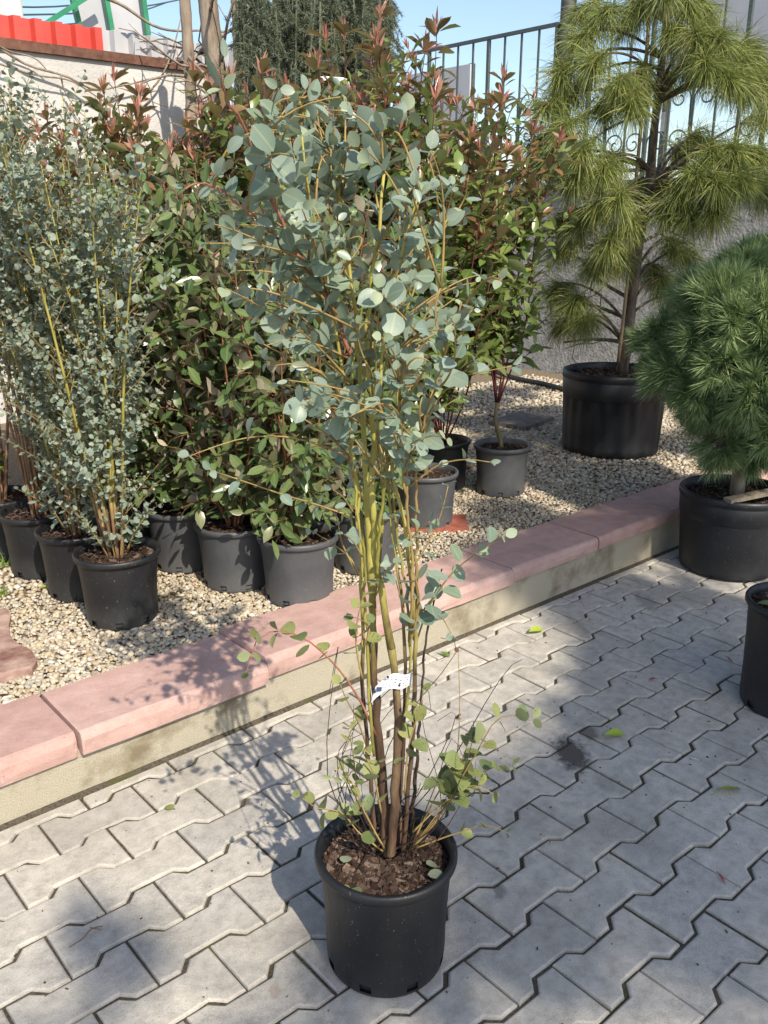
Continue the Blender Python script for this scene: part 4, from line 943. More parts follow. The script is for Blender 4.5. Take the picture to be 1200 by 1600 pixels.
def build_rows():
    euc_small((0.586, 0.628), 101, 'round leaved eucalyptus in the foremost black pot, nearest the kerb on the gravel', 1.72, 15, 300, lean=(0.02, -0.03))
    euc_small((0.575, 0.955), 102, 'round leaved eucalyptus in the second black pot of its row', 1.86, 16, 120, bare=0.06, lean=(-0.06, 0.0))
    euc_small((0.545, 1.270), 103, 'round leaved eucalyptus with bare brown lower stems, third pot of its row', 1.92, 16, 60, bare=0.12, lean=(-0.12, -0.05), stem='euc_grade_high', low=False)
    euc_small((0.500, 1.575), 104, 'round leaved eucalyptus in the pot cut by the picture edge, fourth of its row', 2.0, 15, 30, bare=0.14, lean=(-0.05, 0.0), stem='euc_grade_high', low=False)
    euc_small((0.455, 1.900), 105, 'round leaved eucalyptus at the far end of its row, only its crown showing', 2.05, 13, 0, bare=0.0, lean=(-0.05, 0.0), stem='euc_grade_high', low=False)
    oleaster((0.930, 1.600), 207, 'bushy oleaster furthest from the kerb, between eucalyptus and photinia crowns', 1.65, 0, 'pot_dark')
    oleaster((1.180, 0.366), 201, 'bushy oleaster in the large light grey pot closest to the kerb', 1.50, 200)
    oleaster((1.075, 0.645), 202, 'bushy oleaster in the grey pot directly behind the largest light grey one', 1.56, 160)
    oleaster((1.020, 0.955), 203, 'bushy oleaster in a grey pot, third from the kerb in its row', 1.62, 80)
    oleaster((0.965, 1.260), 204, 'bushy oleaster in the dark shaded pot at the far end of its row', 1.66, 30, 'pot_dark')
    oleaster((1.575, 0.450), 205, 'bushy oleaster in the grey pot behind the stems of the lone eucalyptus', 1.46, 120, spread=0.22)
    oleaster((1.530, 0.800), 206, 'bushy oleaster behind the lone eucalyptus, its pot hidden by other pots', 1.60, 60)
    photinia((2.140, 0.680), 301, 'red tipped photinia in the grey pot standing on a red slab', 2.05, 130, trunk=[(-0.01, 0.0, 0.08), (-0.015, 0.01, 0.2)], tall=[(0.3, 0.05, 2.30), (2.6, 0.2, 2.2)], spread=0.34, lowest=0.08)
    photinia((2.800, 0.800), 302, 'red tipped photinia with a curved greenish trunk in a lone grey pot', 1.98, 130, trunk=[(-0.02, 0.0, 0.06), (-0.05, 0.01, 0.16), (-0.03, 0.02, 0.26)], tall=[(1.0, 0.12, 2.20)], spread=0.40, lowest=0.14, nst=8)
    photinia((2.640, 1.080), 303, 'red tipped photinia in the dark pot tucked behind two grey pots', 2.0, 60, 'pot_dark', tall=[(2.5, 0.2, 2.02)])
    photinia((2.120, 1.120), 304, 'red tipped photinia whose tallest shoot reaches the sky above the fence', 2.2, 80, tall=[(0.5, 0.24, 2.46), (2.8, 0.15, 2.32), (1.6, 0.1, 2.36)])
    photinia((1.640, 1.250), 305, 'red tipped photinia behind the lone eucalyptus crown, below the weeping conifer', 2.1, 60, tall=[(2.0, 0.1, 2.15), (0.2, 0.2, 2.1)])
    photinia((1.280, 1.620), 306, 'red tipped photinia behind the oleasters, beside the thick bare trunk', 2.02, 60, tall=[(2.4, 0.12, 2.10), (4.4, 0.05, 2.0)])
    photinia((1.320, 2.150), 307, 'red tipped photinia before the sunlit pale wall, single bronze shoot on top', 1.95, 40, tall=[(0.3, 0.15, 2.22), (3.0, 0.2, 2.02)])
    photinia((0.980, 2.050), 310, 'red tipped photinia behind the round leaved eucalyptus row, against the pale wall', 1.78, 20, tall=[(3.0, 0.2, 2.02)])
    photinia((2.350, 1.600), 308, 'red tipped photinia at the back, below the small grey sheet panel', 2.2, 40, tall=[(1.0, 0.1, 2.15)])
    photinia((1.850, 1.750), 309, 'red tipped photinia at the back, in front of the reddish trunk', 2.12, 30)
build_rows()

# ---- the lone eucalyptus on the paving
def build_main():
    rg = np.random.default_rng(404); bx, by = 0.422, -1.005; R, rb, PH = 0.153, 0.128, 0.281
    t = thing('potted_eucalyptus', 'tall multi-stemmed eucalyptus in a black pot standing alone on the paving', 'potted plant', (bx, by, 0))
    add_pot(t, R, rb, PH, 'pot_black', rotz=0.42)
    lft = -RT[:2]/np.linalg.norm(RT[:2])
    add_soil(t, R-0.015, PH-0.045, 9, 1700, 0.017, lft-0.35*HD[:2])
    c = np.array([bx, by, 0.0]); L = Leaves(); PX = lambda pts, offs: np.array([onV(x, y, c, o) for (x, y), o in zip(pts, offs)])
    def path(pts, o0=0.0, o1=0.0, n=28):
        d = np.linspace(o0, o1, len(pts)); return smooth_path(PX(pts, d), n)
    stems = []
    def stem(pts, o0, o1, r0, r1, mats, split=0.42):
        P = path(pts, o0, o1, 34); rad = np.linspace(r0*0.92, r1, 34)*(1+0.075*rg.normal(size=34)); P = P+rg.normal(size=P.shape)*0.0016; k = int(34*split)
        if len(mats) == 2:
            mb = MB(); mb.tube(P[:k+1], rad[:k+1], 10, False); s0 = part('stem', mb, mats[0], t, True)
            mb = MB(); mb.tube(P[k:], rad[k:], 10); part('upper_stem', mb, mats[1], s0, True)
        else:
            mb = MB(); mb.tube(P, rad, 8); part('stem', mb, mats[0], t, True)
        stems.append(P); return P
    two = ('euc_main', 'euc_main')
    stem([(606, 1335), (600, 1240), (591, 1150), (584, 1050), (583, 960), (577, 860), (572, 740), (565, 620), (556, 500), (540, 380), (528, 290)], -0.01, 0.03, 0.0105, 0.0026, two)
    stem([(612, 1335), (617, 1240), (622, 1150), (620, 1080), (606, 990), (590, 900), (583, 800), (585, 690), (575, 580), (578, 470), (592, 360), (600, 270)], -0.03, -0.06, 0.0112, 0.0026, two, 0.38)
    stem([(630, 1335), (640, 1200), (648, 1090), (648, 980), (641, 890), (628, 800), (608, 700), (596, 600), (604, 490), (632, 380), (655, 300)], 0.0, -0.12, 0.0060, 0.0020, two, 0.35)
    stem([(590, 1335), (577, 1210), (570, 1090), (568, 970), (563, 860), (556, 740), (540, 620), (524, 510), (500, 400), (482, 300), (474, 215)], 0.02, -0.10, 0.0055, 0.0018, two, 0.4)
    stem([(622, 1335), (628, 1200), (632, 1050), (627, 930), (612, 820), (604, 700), (600, 590), (630, 490), (672, 400), (705, 330)], 0.03, 0.08, 0.0048, 0.0018, two, 0.3)
    stem([(600, 1335), (588, 1180), (576, 1040), (590, 900), (598, 780), (590, 660), (560, 550), (528, 460), (480, 400), (430, 350)], 0.04, 0.12, 0.0046, 0.0016, two, 0.3)
    stem([(640, 1335), (652, 1180), (660, 1060), (668, 980), (690, 890)], 0.02, 0.02, 0.0050, 0.0014, ('twig_dark',))
    stem([(648, 1000), (652, 900), (650, 800), (655, 700), (678, 610), (700, 540), (722, 470)], -0.02, -0.14, 0.0038, 0.0014, ('euc_twig',))
    stem([(641, 980), (645, 900), (638, 800), (625, 700), (628, 600), (650, 520), (690, 450)], -0.04, -0.16, 0.0036, 0.0014, ('euc_twig',))
    stem([(585, 1180), (575, 1060), (572, 960), (568, 860), (552, 740), (548, 630), (556, 540), (570, 440)], -0.03, -0.08, 0.0038, 0.0015, ('euc_yellow',))
    stem([(628, 1160), (640, 1050), (636, 930), (618, 830), (614, 720), (622, 620), (615, 520), (620, 430)], 0.02, 0.06, 0.0036, 0.0015, ('euc_yellow',))
    stem([(580, 960), (572, 870), (560, 780), (545, 690), (525, 600), (505, 520), (470, 450)], 0.0, 0.10, 0.0034, 0.0014, ('euc_yellow',))
    stem([(590, 900), (596, 800), (604, 720), (598, 640), (586, 560), (596, 470)], -0.06, -0.10, 0.0040, 0.0015, ('euc_yellow',))
    arch = stem([(548, 560), (515, 470), (462, 390), (425, 310), (398, 240), (375, 190), (352, 140), (343, 110)], -0.05, -0.30, 0.0042, 0.0018, ('twig_red',))
    arch2 = stem([(455, 400), (420, 360), (372, 318), (330, 288), (285, 292)], -0.1, -0.28, 0.0028, 0.0010, ('twig_red',))
    tw = MB(); tr = MB()
    def spray(pts, o0, o1, size, tpl, mat, step, r=0.0022, t0=0.2, taper=0.35, m=None, dry=0.0, new=None):
        P = path(pts, o0, o1, 16); (m or tw).tube(P, np.linspace(r, 0.0008, 16), 5); n0 = len(L.rec)
        opposite(L, P, t0, 1.0, step, size, tpl, mat, rg, 60, taper, 0.35, new)
        if dry:
            for i in range(n0, len(L.rec)):
                if rg.random() < dry: a = L.rec[i]; L.rec[i] = (a[0], a[1], a[2], a[3]*0.8, a[4], 'euc_dry')
        return P
    # crown
    main = [P for P in stems if P[-1][2] > 1.2]
    band = [(165, 435, 550), (205, 415, 650), (260, 385, 715), (320, 352, 745), (380, 345, 765), (440, 355, 760), (500, 375, 745), (555, 405, 730), (610, 440, 715), (660, 470, 690)]
    for k in range(150):
        b = band[k % len(band)]; u = rg.random(); px = b[1]+(b[2]-b[1])*(u*1.12-0.06); py = b[0]+rg.uniform(-34, 30); off = rg.uniform(-0.26, 0.22)
        tip = onV(px, py, c, off); best = None
        for P in main:
            lo = P[(P[:, 2] < tip[2]-0.07) & (P[:, 2] > tip[2]-0.42)]
            if len(lo) == 0: continue
            d = np.linalg.norm(lo-tip, axis=1); i = int(np.argmin(d+0.25*rg.random(len(d))))
            if best is None or d[i] < best[0]: best = (d[i], lo[i])
        if best is None: continue
        a = best[1]; ctl = (a+tip)/2+np.array([0, 0, 0.05])+rg.normal(size=3)*0.03; P = bez(a, ctl, tip, 9); tw.tube(P, np.linspace(0.0023, 0.0009, 9), 5)
        big = rg.choice([rg.uniform(0.026, 0.038), rg.uniform(0.036, 0.050)]) if py < 480 else rg.uniform(0.024, 0.036); ln = length(P); f0 = max(0.1, 1-0.24/ln)
        opposite(L, P, f0, 1.0, 0.044 if py < 520 else 0.06, big, 'euc' if rg.random() < 0.8 else 'round', 'euc', rg, 56, 0.45, 0.38, 'euc_new' if rg.random() < 0.5 else None)
    for P in main[:6]: opposite(L, P, 0.80, 1.0, 0.05, 0.046, 'euc', 'euc', rg, 55, 0.4, 0.35, 'euc_new')
    # long arching shoots at the upper left, single big leaves
    for (x, y, o, dx, dz, s) in ((345, 135, -0.30, -0.2, 0.5, 0.040), (352, 90, -0.3, -0.1, 1.0, 0.022), (395, 195, -0.28, 0.5, -0.6, 0.042), (380, 215, -0.27, -0.7, -0.5, 0.03), (418, 245, -0.25, -0.8, 0.1, 0.034), (440, 300, -0.22, 0.6, -0.3, 0.04)):
        p = onV(x, y, c, o); L.put(p, unit(RT*dx+np.array([0, 0, dz])), unit(-HD+0.4*rg.normal(size=3)), s, 'euc', 'euc')
    opposite(L, arch, 0.40, 0.93, 0.12, 0.032, 'euc', 'euc', rg, 60, 0.2, 0.3, 'euc_new'); opposite(L, arch2, 0.2, 1.0, 0.05, 0.036, 'euc', 'euc', rg, 60, 0.5, 0.35)
    # side sprays, left
    spray([(556, 720), (500, 695), (440, 682), (380, 685), (330, 700), (298, 712)], -0.02, -0.2, 0.036, 'round', 'euc', 0.085, t0=0.3)
    spray([(558, 810), (500, 790), (440, 772), (390, 755), (345, 740), (330, 735)], 0.0, -0.18, 0.032, 'euc', 'euc', 0.07, t0=0.25)
    spray([(560, 660), (530, 640), (500, 635), (470, 632)], -0.05, -0.24, 0.052, 'round', 'euc', 0.035, t0=0.25)
    spray([(545, 560), (500, 540), (455, 530), (415, 540)], -0.05, -0.16, 0.045, 'euc', 'euc', 0.04)
    spray([(566, 900), (545, 870), (520, 850), (488, 830)], 0.0, 0.1, 0.030, 'round', 'euc', 0.045)
    # right
    spray([(600, 610), (650, 602), (700, 592), (750, 582), (800, 572)], -0.05, -0.12, 0.042, 'euc', 'euc', 0.055, t0=0.12)
    spray([(640, 760), (690, 725), (730, 718), (765, 722)], -0.03, -0.1, 0.026, 'euc', 'euc', 0.045, t0=0.4)
    spray([(600, 660), (640, 640), (680, 640), (720, 620)], 0.05, 0.0, 0.034, 'round', 'euc', 0.045)
    spray([(610, 560), (660, 520), (710, 510), (740, 480)], -0.1, -0.18, 0.050, 'euc', 'euc', 0.045)
    spray([(648, 1010), (672, 945), (712, 890), (755, 858), (788, 838)], 0.02, -0.12, 0.040, 'round', 'euc', 0.038, t0=0.22, new='euc_new')
    spray([(650, 950), (690, 965), (705, 990)], 0.0, -0.05, 0.032, 'round', 'euc', 0.06)
    spray([(647, 1000), (630, 950), (618, 905)], -0.02, -0.06, 0.034, 'round', 'euc', 0.05)
    # low spotted foliage
    spray([(588, 1150), (560, 1090), (515, 1030), (470, 995), (430, 985), (402, 1000), (390, 1035), (385, 1050)], -0.02, -0.16, 0.034, 'round', 'euc_low', 0.036, r=0.0028, t0=0.52, m=tr)
    spray([(578, 1180), (556, 1120), (540, 1090), (532, 1070)], 0.0, -0.06, 0.036, 'round', 'euc_low', 0.035, t0=0.4)
    spray([(566, 1000), (566, 1010), (575, 975), (555, 965)], -0.04, -0.06, 0.034, 'round', 'euc_low', 0.03, t0=0.3)
    spray([(600, 1325), (570, 1270), (545, 1215), (530, 1200), (520, 1215)], -0.06, -0.08, 0.032, 'euc', 'euc_low', 0.035, t0=0.4)
    spray([(598, 1330), (560, 1300), (530, 1268), (495, 1262), (470, 1245)], -0.04, -0.07, 0.036, 'round', 'euc_low', 0.028, t0=0.45)
    spray([(596, 1270), (580, 1200), (566, 1170), (590, 1190)], -0.07, -0.07, 0.032, 'round', 'euc_low', 0.03, t0=0.4)
    spray([(640, 1330), (680, 1285), (712, 1232), (745, 1175), (790, 1118), (832, 1122)], -0.02, -0.10, 0.044, 'round', 'euc_low', 0.032, r=0.0030, t0=0.40, dry=0.08)
    spray([(640, 1330), (690, 1270), (735, 1220), (775, 1198), (800, 1195)], 0.0, -0.06, 0.038, 'round', 'euc_low', 0.032, t0=0.42, dry=0.12)
    spray([(650, 1325), (720, 1300), (760, 1290), (790, 1300)], 0.0, -0.04, 0.026, 'round', 'euc_low', 0.05, t0=0.5)
    spray([(632, 1240), (640, 1160), (655, 1110), (662, 1080)], -0.05, -0.08, 0.034, 'round', 'euc_low', 0.038, t0=0.35)
    spray([(640, 1330), (700, 1240), (715, 1170), (718, 1100), (716, 1020)], 0.03, 0.06, 0.022, 'round', 'euc_dry', 0.12, r=0.0014, t0=0.4, m=tw)
    for (a_, b_, o_) in (((560, 690), (515, 655), 0.05), ((575, 760), (620, 715), -0.06), ((598, 720), (655, 690), -0.08), ((552, 800), (520, 765), -0.05), ((600, 820), (640, 790), 0.0), ((566, 870), (538, 835), -0.04), ((610, 640), (665, 655), 0.03), ((630, 860), (672, 815), -0.05), ((545, 640), (495, 610), -0.1), ((588, 930), (612, 880), -0.05)):
        spray([a_, ((a_[0]+b_[0])/2, (a_[1]+b_[1])/2-6), b_], o_, o_-0.05, 0.030, 'euc', 'euc', 0.032, r=0.0016, t0=0.35)
    spray([(566, 1060), (556, 1000), (560, 960), (568, 930)], -0.05, -0.08, 0.030, 'round', 'euc_low', 0.03, t0=0.3)
    spray([(640, 1010), (655, 930), (640, 880), (625, 850)], -0.04, -0.06, 0.034, 'round', 'euc', 0.04, t0=0.25)
    spray([(560, 900), (535, 850), (520, 800), (500, 790)], 0.02, 0.06, 0.030, 'euc', 'euc', 0.04, t0=0.3)
    spray([(636, 900), (668, 850), (690, 800), (700, 760)], 0.02, 0.02, 0.028, 'euc', 'euc', 0.045, t0=0.3)
    spray([(570, 790), (552, 740), (520, 720), (505, 700)], 0.04, 0.08, 0.032, 'euc', 'euc', 0.04, t0=0.3)
    spray([(645, 1300), (700, 1250), (745, 1228), (770, 1240)], -0.05, -0.1, 0.040, 'round', 'euc_low', 0.03, t0=0.4, dry=0.1)
    spray([(648, 1310), (690, 1230), (720, 1190), (735, 1150)], -0.02, -0.08, 0.042, 'round', 'euc_low', 0.032, t0=0.45)
    spray([(590, 1310), (560, 1240), (552, 1180), (545, 1140)], 0.0, -0.04, 0.030, 'euc', 'euc_low', 0.034, t0=0.4)
    for q in ((612, 1215), (606, 1240), (585, 1300)): 
        p = onV(*q, c, -0.05); L.put(p, unit(rg.normal(size=3)), unit(-HD+0.2*rg.normal(size=3)), 0.036, 'round', 'euc_low')
    # dead wiry twigs
    dk = MB()
    for k in range(17):
        a = np.array([bx+rg.normal()*0.03, by+rg.normal()*0.03, PH-0.03]); px = rg.uniform(520, 560) if k % 3 == 0 else rg.uniform(650, 810); e = onV(px, rg.uniform(980, 1260), c, rg.uniform(-0.1, 0.12))
        m_ = (a+e)/2+rg.normal(size=3)*0.05; dk.tube(smooth_path([a, m_, e, e+rg.normal(size=3)*0.04], 12), np.linspace(0.0016, 0.0006, 12), 4)
    [part(n_, m_, k_, t, True).__setitem__('kind', 'stuff') for n_, m_, k_ in (('dead_twigs', dk, 'twig_dark'), ('twigs', tw, 'euc_twig'), ('red_twigs', tr, 'twig_red'))]
    L.build(t, 300, 5)
    # leaves lying on the mulch
    for q, m_, s in (((537, 1348), 'euc', 0.03), ((548, 1388), 'euc_low', 0.026), ((666, 1350), 'euc', 0.03), ((668, 1366), 'euc', 0.034), ((553, 1396), 'fallen_red', 0.022), ((563, 1398), 'euc_low', 0.03)):
        p = G(*q, PH-0.012); mb = MB(); V, T, Q = TPL['round'][0]; a = rg.uniform(0, 6.28); M = np.array(Matrix.Rotation(a, 3, 'Z')@Matrix.Rotation(rg.normal()*0.3, 3, 'X'))
        mb.add(V@M.T*s+p, T, Q); part('fallen_leaf', mb, m_, t, True)
    # white printed label looped round the stems
    tagp = [(583, 1086, -0.045), (596, 1074, -0.05), (612, 1064, -0.052), (628, 1066, -0.045), (640, 1062, -0.02), (648, 1058, 0.02)]
    P = smooth_path([onV(x, y, c, o) for x, y, o in tagp], 16); V = []
    wv = unit(UP*0.9+RT*0.25)*0.0165
    for i, p in enumerate(P):
        w = wv*(1.0-0.25*(i/15)); V += [p-w, p+w, p+w+HD*0.0012, p-w+HD*0.0012]
    Q = [(4*i+k, 4*i+4+k, 4*i+4+(k+1) % 4, 4*i+(k+1) % 4) for i in range(15) for k in range(4)]+[(0, 1, 2, 3), (60, 63, 62, 61)]
    mb = MB(); mb.add(V, Q=Q); tg = part('label_strip', mb, 'label', t)
    mb = MB()
    for r_ in range(4):
        for q_ in range(7):
            if (q_*3+r_*5) % 4 == 0: continue
            pp = P[3+q_]+wv*(0.55-0.33*r_)-HD*0.0012; tt_ = unit(P[4+q_]-P[2+q_]); mb.box(pp, (0.0055, 0.0006, 0.0011), np.stack([tt_, HD, unit(wv)], 1))
    part('print', mb, 'ink_blue', tg)
    for (x, y, o, r) in ((585, 1081, -0.0475, 0.0028), (591, 1093, -0.0485, 0.0028), (606, 1058, -0.0575, 0.0026), (624, 1071, -0.0505, 0.0026)):
        mb = MB(); p = onV(x, y, c, o); k = 12; V = [p]+[p+r*(RT*math.cos(a)+UP*math.sin(a)) for a in np.linspace(0, 2*math.pi, k, endpoint=False)]
        V += [v+HD*0.0006 for v in V]
        mb.add(V, [(0, 1+(i+1) % k, 1+i) for i in range(k)]+[(k+1, k+2+i, k+2+(i+1) % k) for i in range(k)]); part('punch_hole', mb, 'ink', tg)
    mb = MB(); p = onV(592.5, 1077, c, -0.0515); mb.box(p, (0.010, 0.0008, 0.008), np.stack([RT, HD, UP], 1)); part('printed_mark', mb, 'ink_blue', tg)
build_main()

# ---- long needled pine in the ribbed tub
def build_pine():
    rg = np.random.default_rng(55); bx, by = 4.035, 0.985; R, rb, PH = 0.322, 0.295, 0.505
    t = thing('potted_pine', 'tall pine with long drooping needles in a big ribbed black tub', 'potted tree', (bx, by, ZG)); c = np.array([bx, by, 0])
    add_pot(t, R, rb, PH, 'pot_black', 'ribbed', 0.1); add_soil(t, R-0.03, PH-0.045, 31, 300, 0.03)
    tp = smooth_path([onV(x, y, c, o) for x, y, o in ((972, 585, 0.0), (980, 520, 0.0), (988, 450, 0.02), (999, 370, 0.0), (1013, 300, -0.02), (1021, 215, 0.0), (1028, 150, 0.0), (1036, 80, 0.02), (1044, 0, 0.0), (1050, -80, 0.0))], 40)
    mb = MB(); mb.tube(tp, np.linspace(0.040, 0.014, 40)*(1+0.05*rg.normal(size=40)), 12); part('trunk', mb, 'pine_bark', t, True)
    sk = smooth_path([onV(x, y, c, -0.07) for x, y in ((966, 566), (978, 460), (992, 300), (1003, 180), (1012, 60), (1018, -30))], 20); mb = MB(); mb.tube(sk, 0.0105, 8)
    st = part('support_cane', mb, 'bamboo', t, True)
    mb = MB(); p = onV(1036, 190, c, -0.06); mb.box(p, (0.022, 0.0015, 0.10), np.stack([RT, HD, np.array([0, 0, 1.0])], 1)); part('label', mb, 'label', t)
    tufts = [  # px of branch end, depth offset, attach height px y, droop length
        (915, 60, -0.25, 80), (885, 110, -0.3, 80), (935, 95, -0.35, 120), (970, 130, -0.40, 130), (990, 160, -0.45, 130), (950, 165, -0.3, 130), (1000, 120, -0.2, 80), (905, 140, -0.15, 90),
        (862, 165, -0.35, 140), (890, 200, -0.45, 150), (850, 220, -0.2, 150), (915, 235, -0.5, 160), (945, 265, -0.45, 250), (875, 245, -0.4, 250), (905, 275, -0.45, 250), (960, 250, -0.25, 250), (850, 260, -0.1, 250),
        (940, 320, -0.45, 300), (970, 310, -0.5, 300), (985, 345, -0.4, 330), (915, 345, -0.35, 330), (955, 375, -0.45, 330), (935, 410, -0.3, 400), (890, 340, -0.15, 330), (905, 470, -0.25, 520), (970, 400, -0.2, 400), (890, 385, 0.1, 400),
        (1005, 0, -0.2, -20), (1040, -20, -0.3, -40), (1075, 0, -0.2, -20), (950, 20, -0.2, 20), (1100, 15, 0.1, 20), (985, 25, 0.1, 20), (920, 15, 0.2, 20), (1050, 45, -0.2, 80),
        (1085, 55, -0.35, 130), (1115, 60, -0.4, 130), (1145, 85, -0.35, 130), (1165, 75, -0.2, 130), (1175, 120, -0.3, 140), (1100, 100, -0.5, 140), (1130, 120, -0.5, 140), (1190, 110, 0.0, 140), (1075, 95, -0.15, 140), (1150, 130, -0.4, 145), (1195, 150, -0.1, 145),
        (1110, 240, -0.45, 290), (1140, 235, -0.5, 290), (1170, 240, -0.45, 290), (1195, 250, -0.35, 290), (1085, 275, -0.5, 300), (1060, 300, -0.45, 310), (1115, 285, -0.6, 300), (1150, 280, -0.6, 300), (1185, 300, -0.5, 300), (1040, 325, -0.4, 330), (1075, 335, -0.5, 330), (1110, 330, -0.55, 330), (1215, 280, -0.3, 300),
        (880, 450, -0.1, 500), (920, 500, -0.3, 520), (890, 500, 0.0, 520), (1035, 440, 0.1, 470), (1055, 470, 0.25, 480), (1085, 215, 0.35, 280), (1060, 235, 0.4, 280), (1105, 230, 0.3, 280), (1050, 380, 0.1, 420), (1020, 420, 0.2, 440), (1070, 400, 0.2, 430), (1000, 290, 0.3, 300), (1040, 120, 0.3, 130), (1180, 190, 0.3, 290)]
    br = MB(); nn = MB()
    ys = np.array([((p-CAM)@UP)/((p-CAM)@FW) for p in tp]); ypx = 800-ys*FPX
    for (x, y, o, ay) in tufts:
        e = onV(x, y-8, c, o); a = tp[int(np.argmin(np.abs(ypx-ay-14)))]
        m_ = (a+e)/2+np.array([0, 0, 0.05+0.1*rg.random()]); P = bez(a, m_, e, 12); rr = np.linspace(0.0105, 0.0045, 12); br.tube(P, rr, 6)
        ax0 = unit(P[-1]-P[-3]+np.array([0, 0, -0.10])); tipP = np.concatenate([P[-3:], [e+ax0*0.04, e+ax0*0.07]]); n = 520
        u = rg.random(n)**0.7*(len(tipP)-1.01); i = u.astype(int); f = (u-i)[:, None]; B = tipP[i]*(1-f)+tipP[i+1]*f
        rd = rg.normal(size=(n, 3)); rd /= np.linalg.norm(rd, axis=1, keepdims=True); Dv = ax0*rg.uniform(0.3, 1.2, n)[:, None]+rd*0.9+np.array([0, 0, 0.05]); Dv /= np.linalg.norm(Dv, axis=1, keepdims=True)
        nn.add(*needle_set(B, Dv, rg.uniform(0.12, 0.22, n), 0.0014, rg, 0.80, 3))
    # bare low branches
    for pts, o in (([(985, 500), (930, 478), (900, 470), (880, 440)], 0.1), ([(982, 535), (930, 530), (880, 535)], -0.05), ([(990, 540), (1020, 545), (1040, 530)], 0.05), ([(990, 470), (940, 440), (900, 400), (860, 395)], 0.25), ([(1000, 380), (1040, 360), (1080, 350)], 0.1)):
        P = smooth_path([onV(x, y, c, o*i) for i, (x, y) in enumerate(pts)], 12); br.tube(P, np.linspace(0.013, 0.005, 12), 6)
        for k in range(7):
            q = P[rg.integers(4, 12)]; d = unit(rg.normal(size=3)+np.array([0, 0, 0.2])); br.tube([q, q+d*0.12, q+d*0.22+rg.normal(size=3)*0.04], [0.004, 0.003, 0.0015], 4)
    part('branches', br, 'pine_bark', t, True); o = part('needles', nn, 'pine', t); o['kind'] = 'stuff'
build_pine()

# ---- globe pine
def build_globe():
    rg = np.random.default_rng(66); bx, by = 3.185, -0.300; R, rb, PH = 0.25, 0.215, 0.39
    t = thing('potted_globe_pine', 'dense rounded globe pine on a short trunk in a black tub on the paving', 'potted tree', (bx, by, 0)); c = np.array([bx, by, 0])
    add_pot(t, R, rb, PH, 'pot_black', 'tub'); add_soil(t, R-0.03, PH-0.05, 41, 250, 0.02)
    cen = onV(1176, 560, c); cz = cen[2]
    mb = MB(); mb.tube(smooth_path([(bx+0.01, by, PH-0.07), (bx+0.012, by, PH+0.1), (cen[0], cen[1], cz-0.2), (cen[0], cen[1], cz)], 14), np.linspace(0.034, 0.025, 14), 10); part('trunk', mb, 'grey_bark', t, True)
    A, B = onV(1143, 788, c, -0.20), onV(1230, 742, c, -0.05); A[2] = PH+0.004; B[2] = PH+0.010
    d = unit(B-A); side = np.cross(d, [0, 0, 1.0]); mb = MB(); mb.box((A+B)/2, (np.linalg.norm(B-A)+0.06, 0.045, 0.018), np.stack([d, side, np.cross(side, d)], 1)); part('wooden_plank', mb, 'wood', t)
    br = MB(); nn = MB(); n_l = 92; gold = math.pi*(3-math.sqrt(5))
    rad = np.array([0.405, 0.405, 0.435])
    for i in range(n_l):
        z = 1-2*(i+0.5)/n_l; r = math.sqrt(1-z*z); th = i*gold+rg.normal()*0.15; d = np.array([r*math.cos(th), r*math.sin(th), z]); lump = rg.uniform(0.56, 0.98)
        if d@HD > 0.6: continue
        pc = cen+d*rad*lump; br.tube(bez(cen+d*0.05, cen+d*rad*0.4+np.array([0, 0, -0.03]), pc, 6), np.linspace(0.009, 0.004, 6), 5, False)
        for k in range(15):
            e = unit(d*0.75+unit(rg.normal(size=3))*0.9+np.array([0, 0, 0.35])); q = pc+e*rg.uniform(0.04, 0.10); n = 120
            br.tube([pc, q], [0.0035, 0.002], 4, False)
            u = rg.random(n)[:, None]; Bp = (pc*0.4+q*0.6)*(1-u)+(q+e*0.03)*u
            rd = rg.normal(size=(n, 3)); rd /= np.linalg.norm(rd, axis=1, keepdims=True); Dv = e*rg.uniform(0.6, 1.6, n)[:, None]+rd*0.7; Dv /= np.linalg.norm(Dv, axis=1, keepdims=True)
            nn.add(*needle_set(Bp, Dv, rg.uniform(0.065, 0.110, n), 0.0017, rg, 0.25, 2))
    for i in range(60):
        d = unit(rg.normal(size=3)); pc = cen+d*rad*rg.uniform(0.35, 0.55); n = 260; e = unit(d+np.array([0, 0, 0.4]))
        Bp = pc+rg.normal(size=(n, 3))*0.05; rd = rg.normal(size=(n, 3)); rd /= np.linalg.norm(rd, axis=1, keepdims=True); Dv = e+rd*0.8; Dv /= np.linalg.norm(Dv, axis=1, keepdims=True)
        nn.add(*needle_set(Bp, Dv, rg.uniform(0.06, 0.09, n), 0.0016, rg, 0.1, 1))
    part('branches', br, 'pine_bark', t, True); o = part('needles', nn, 'globe', t); o['kind'] = 'stuff'
build_globe()

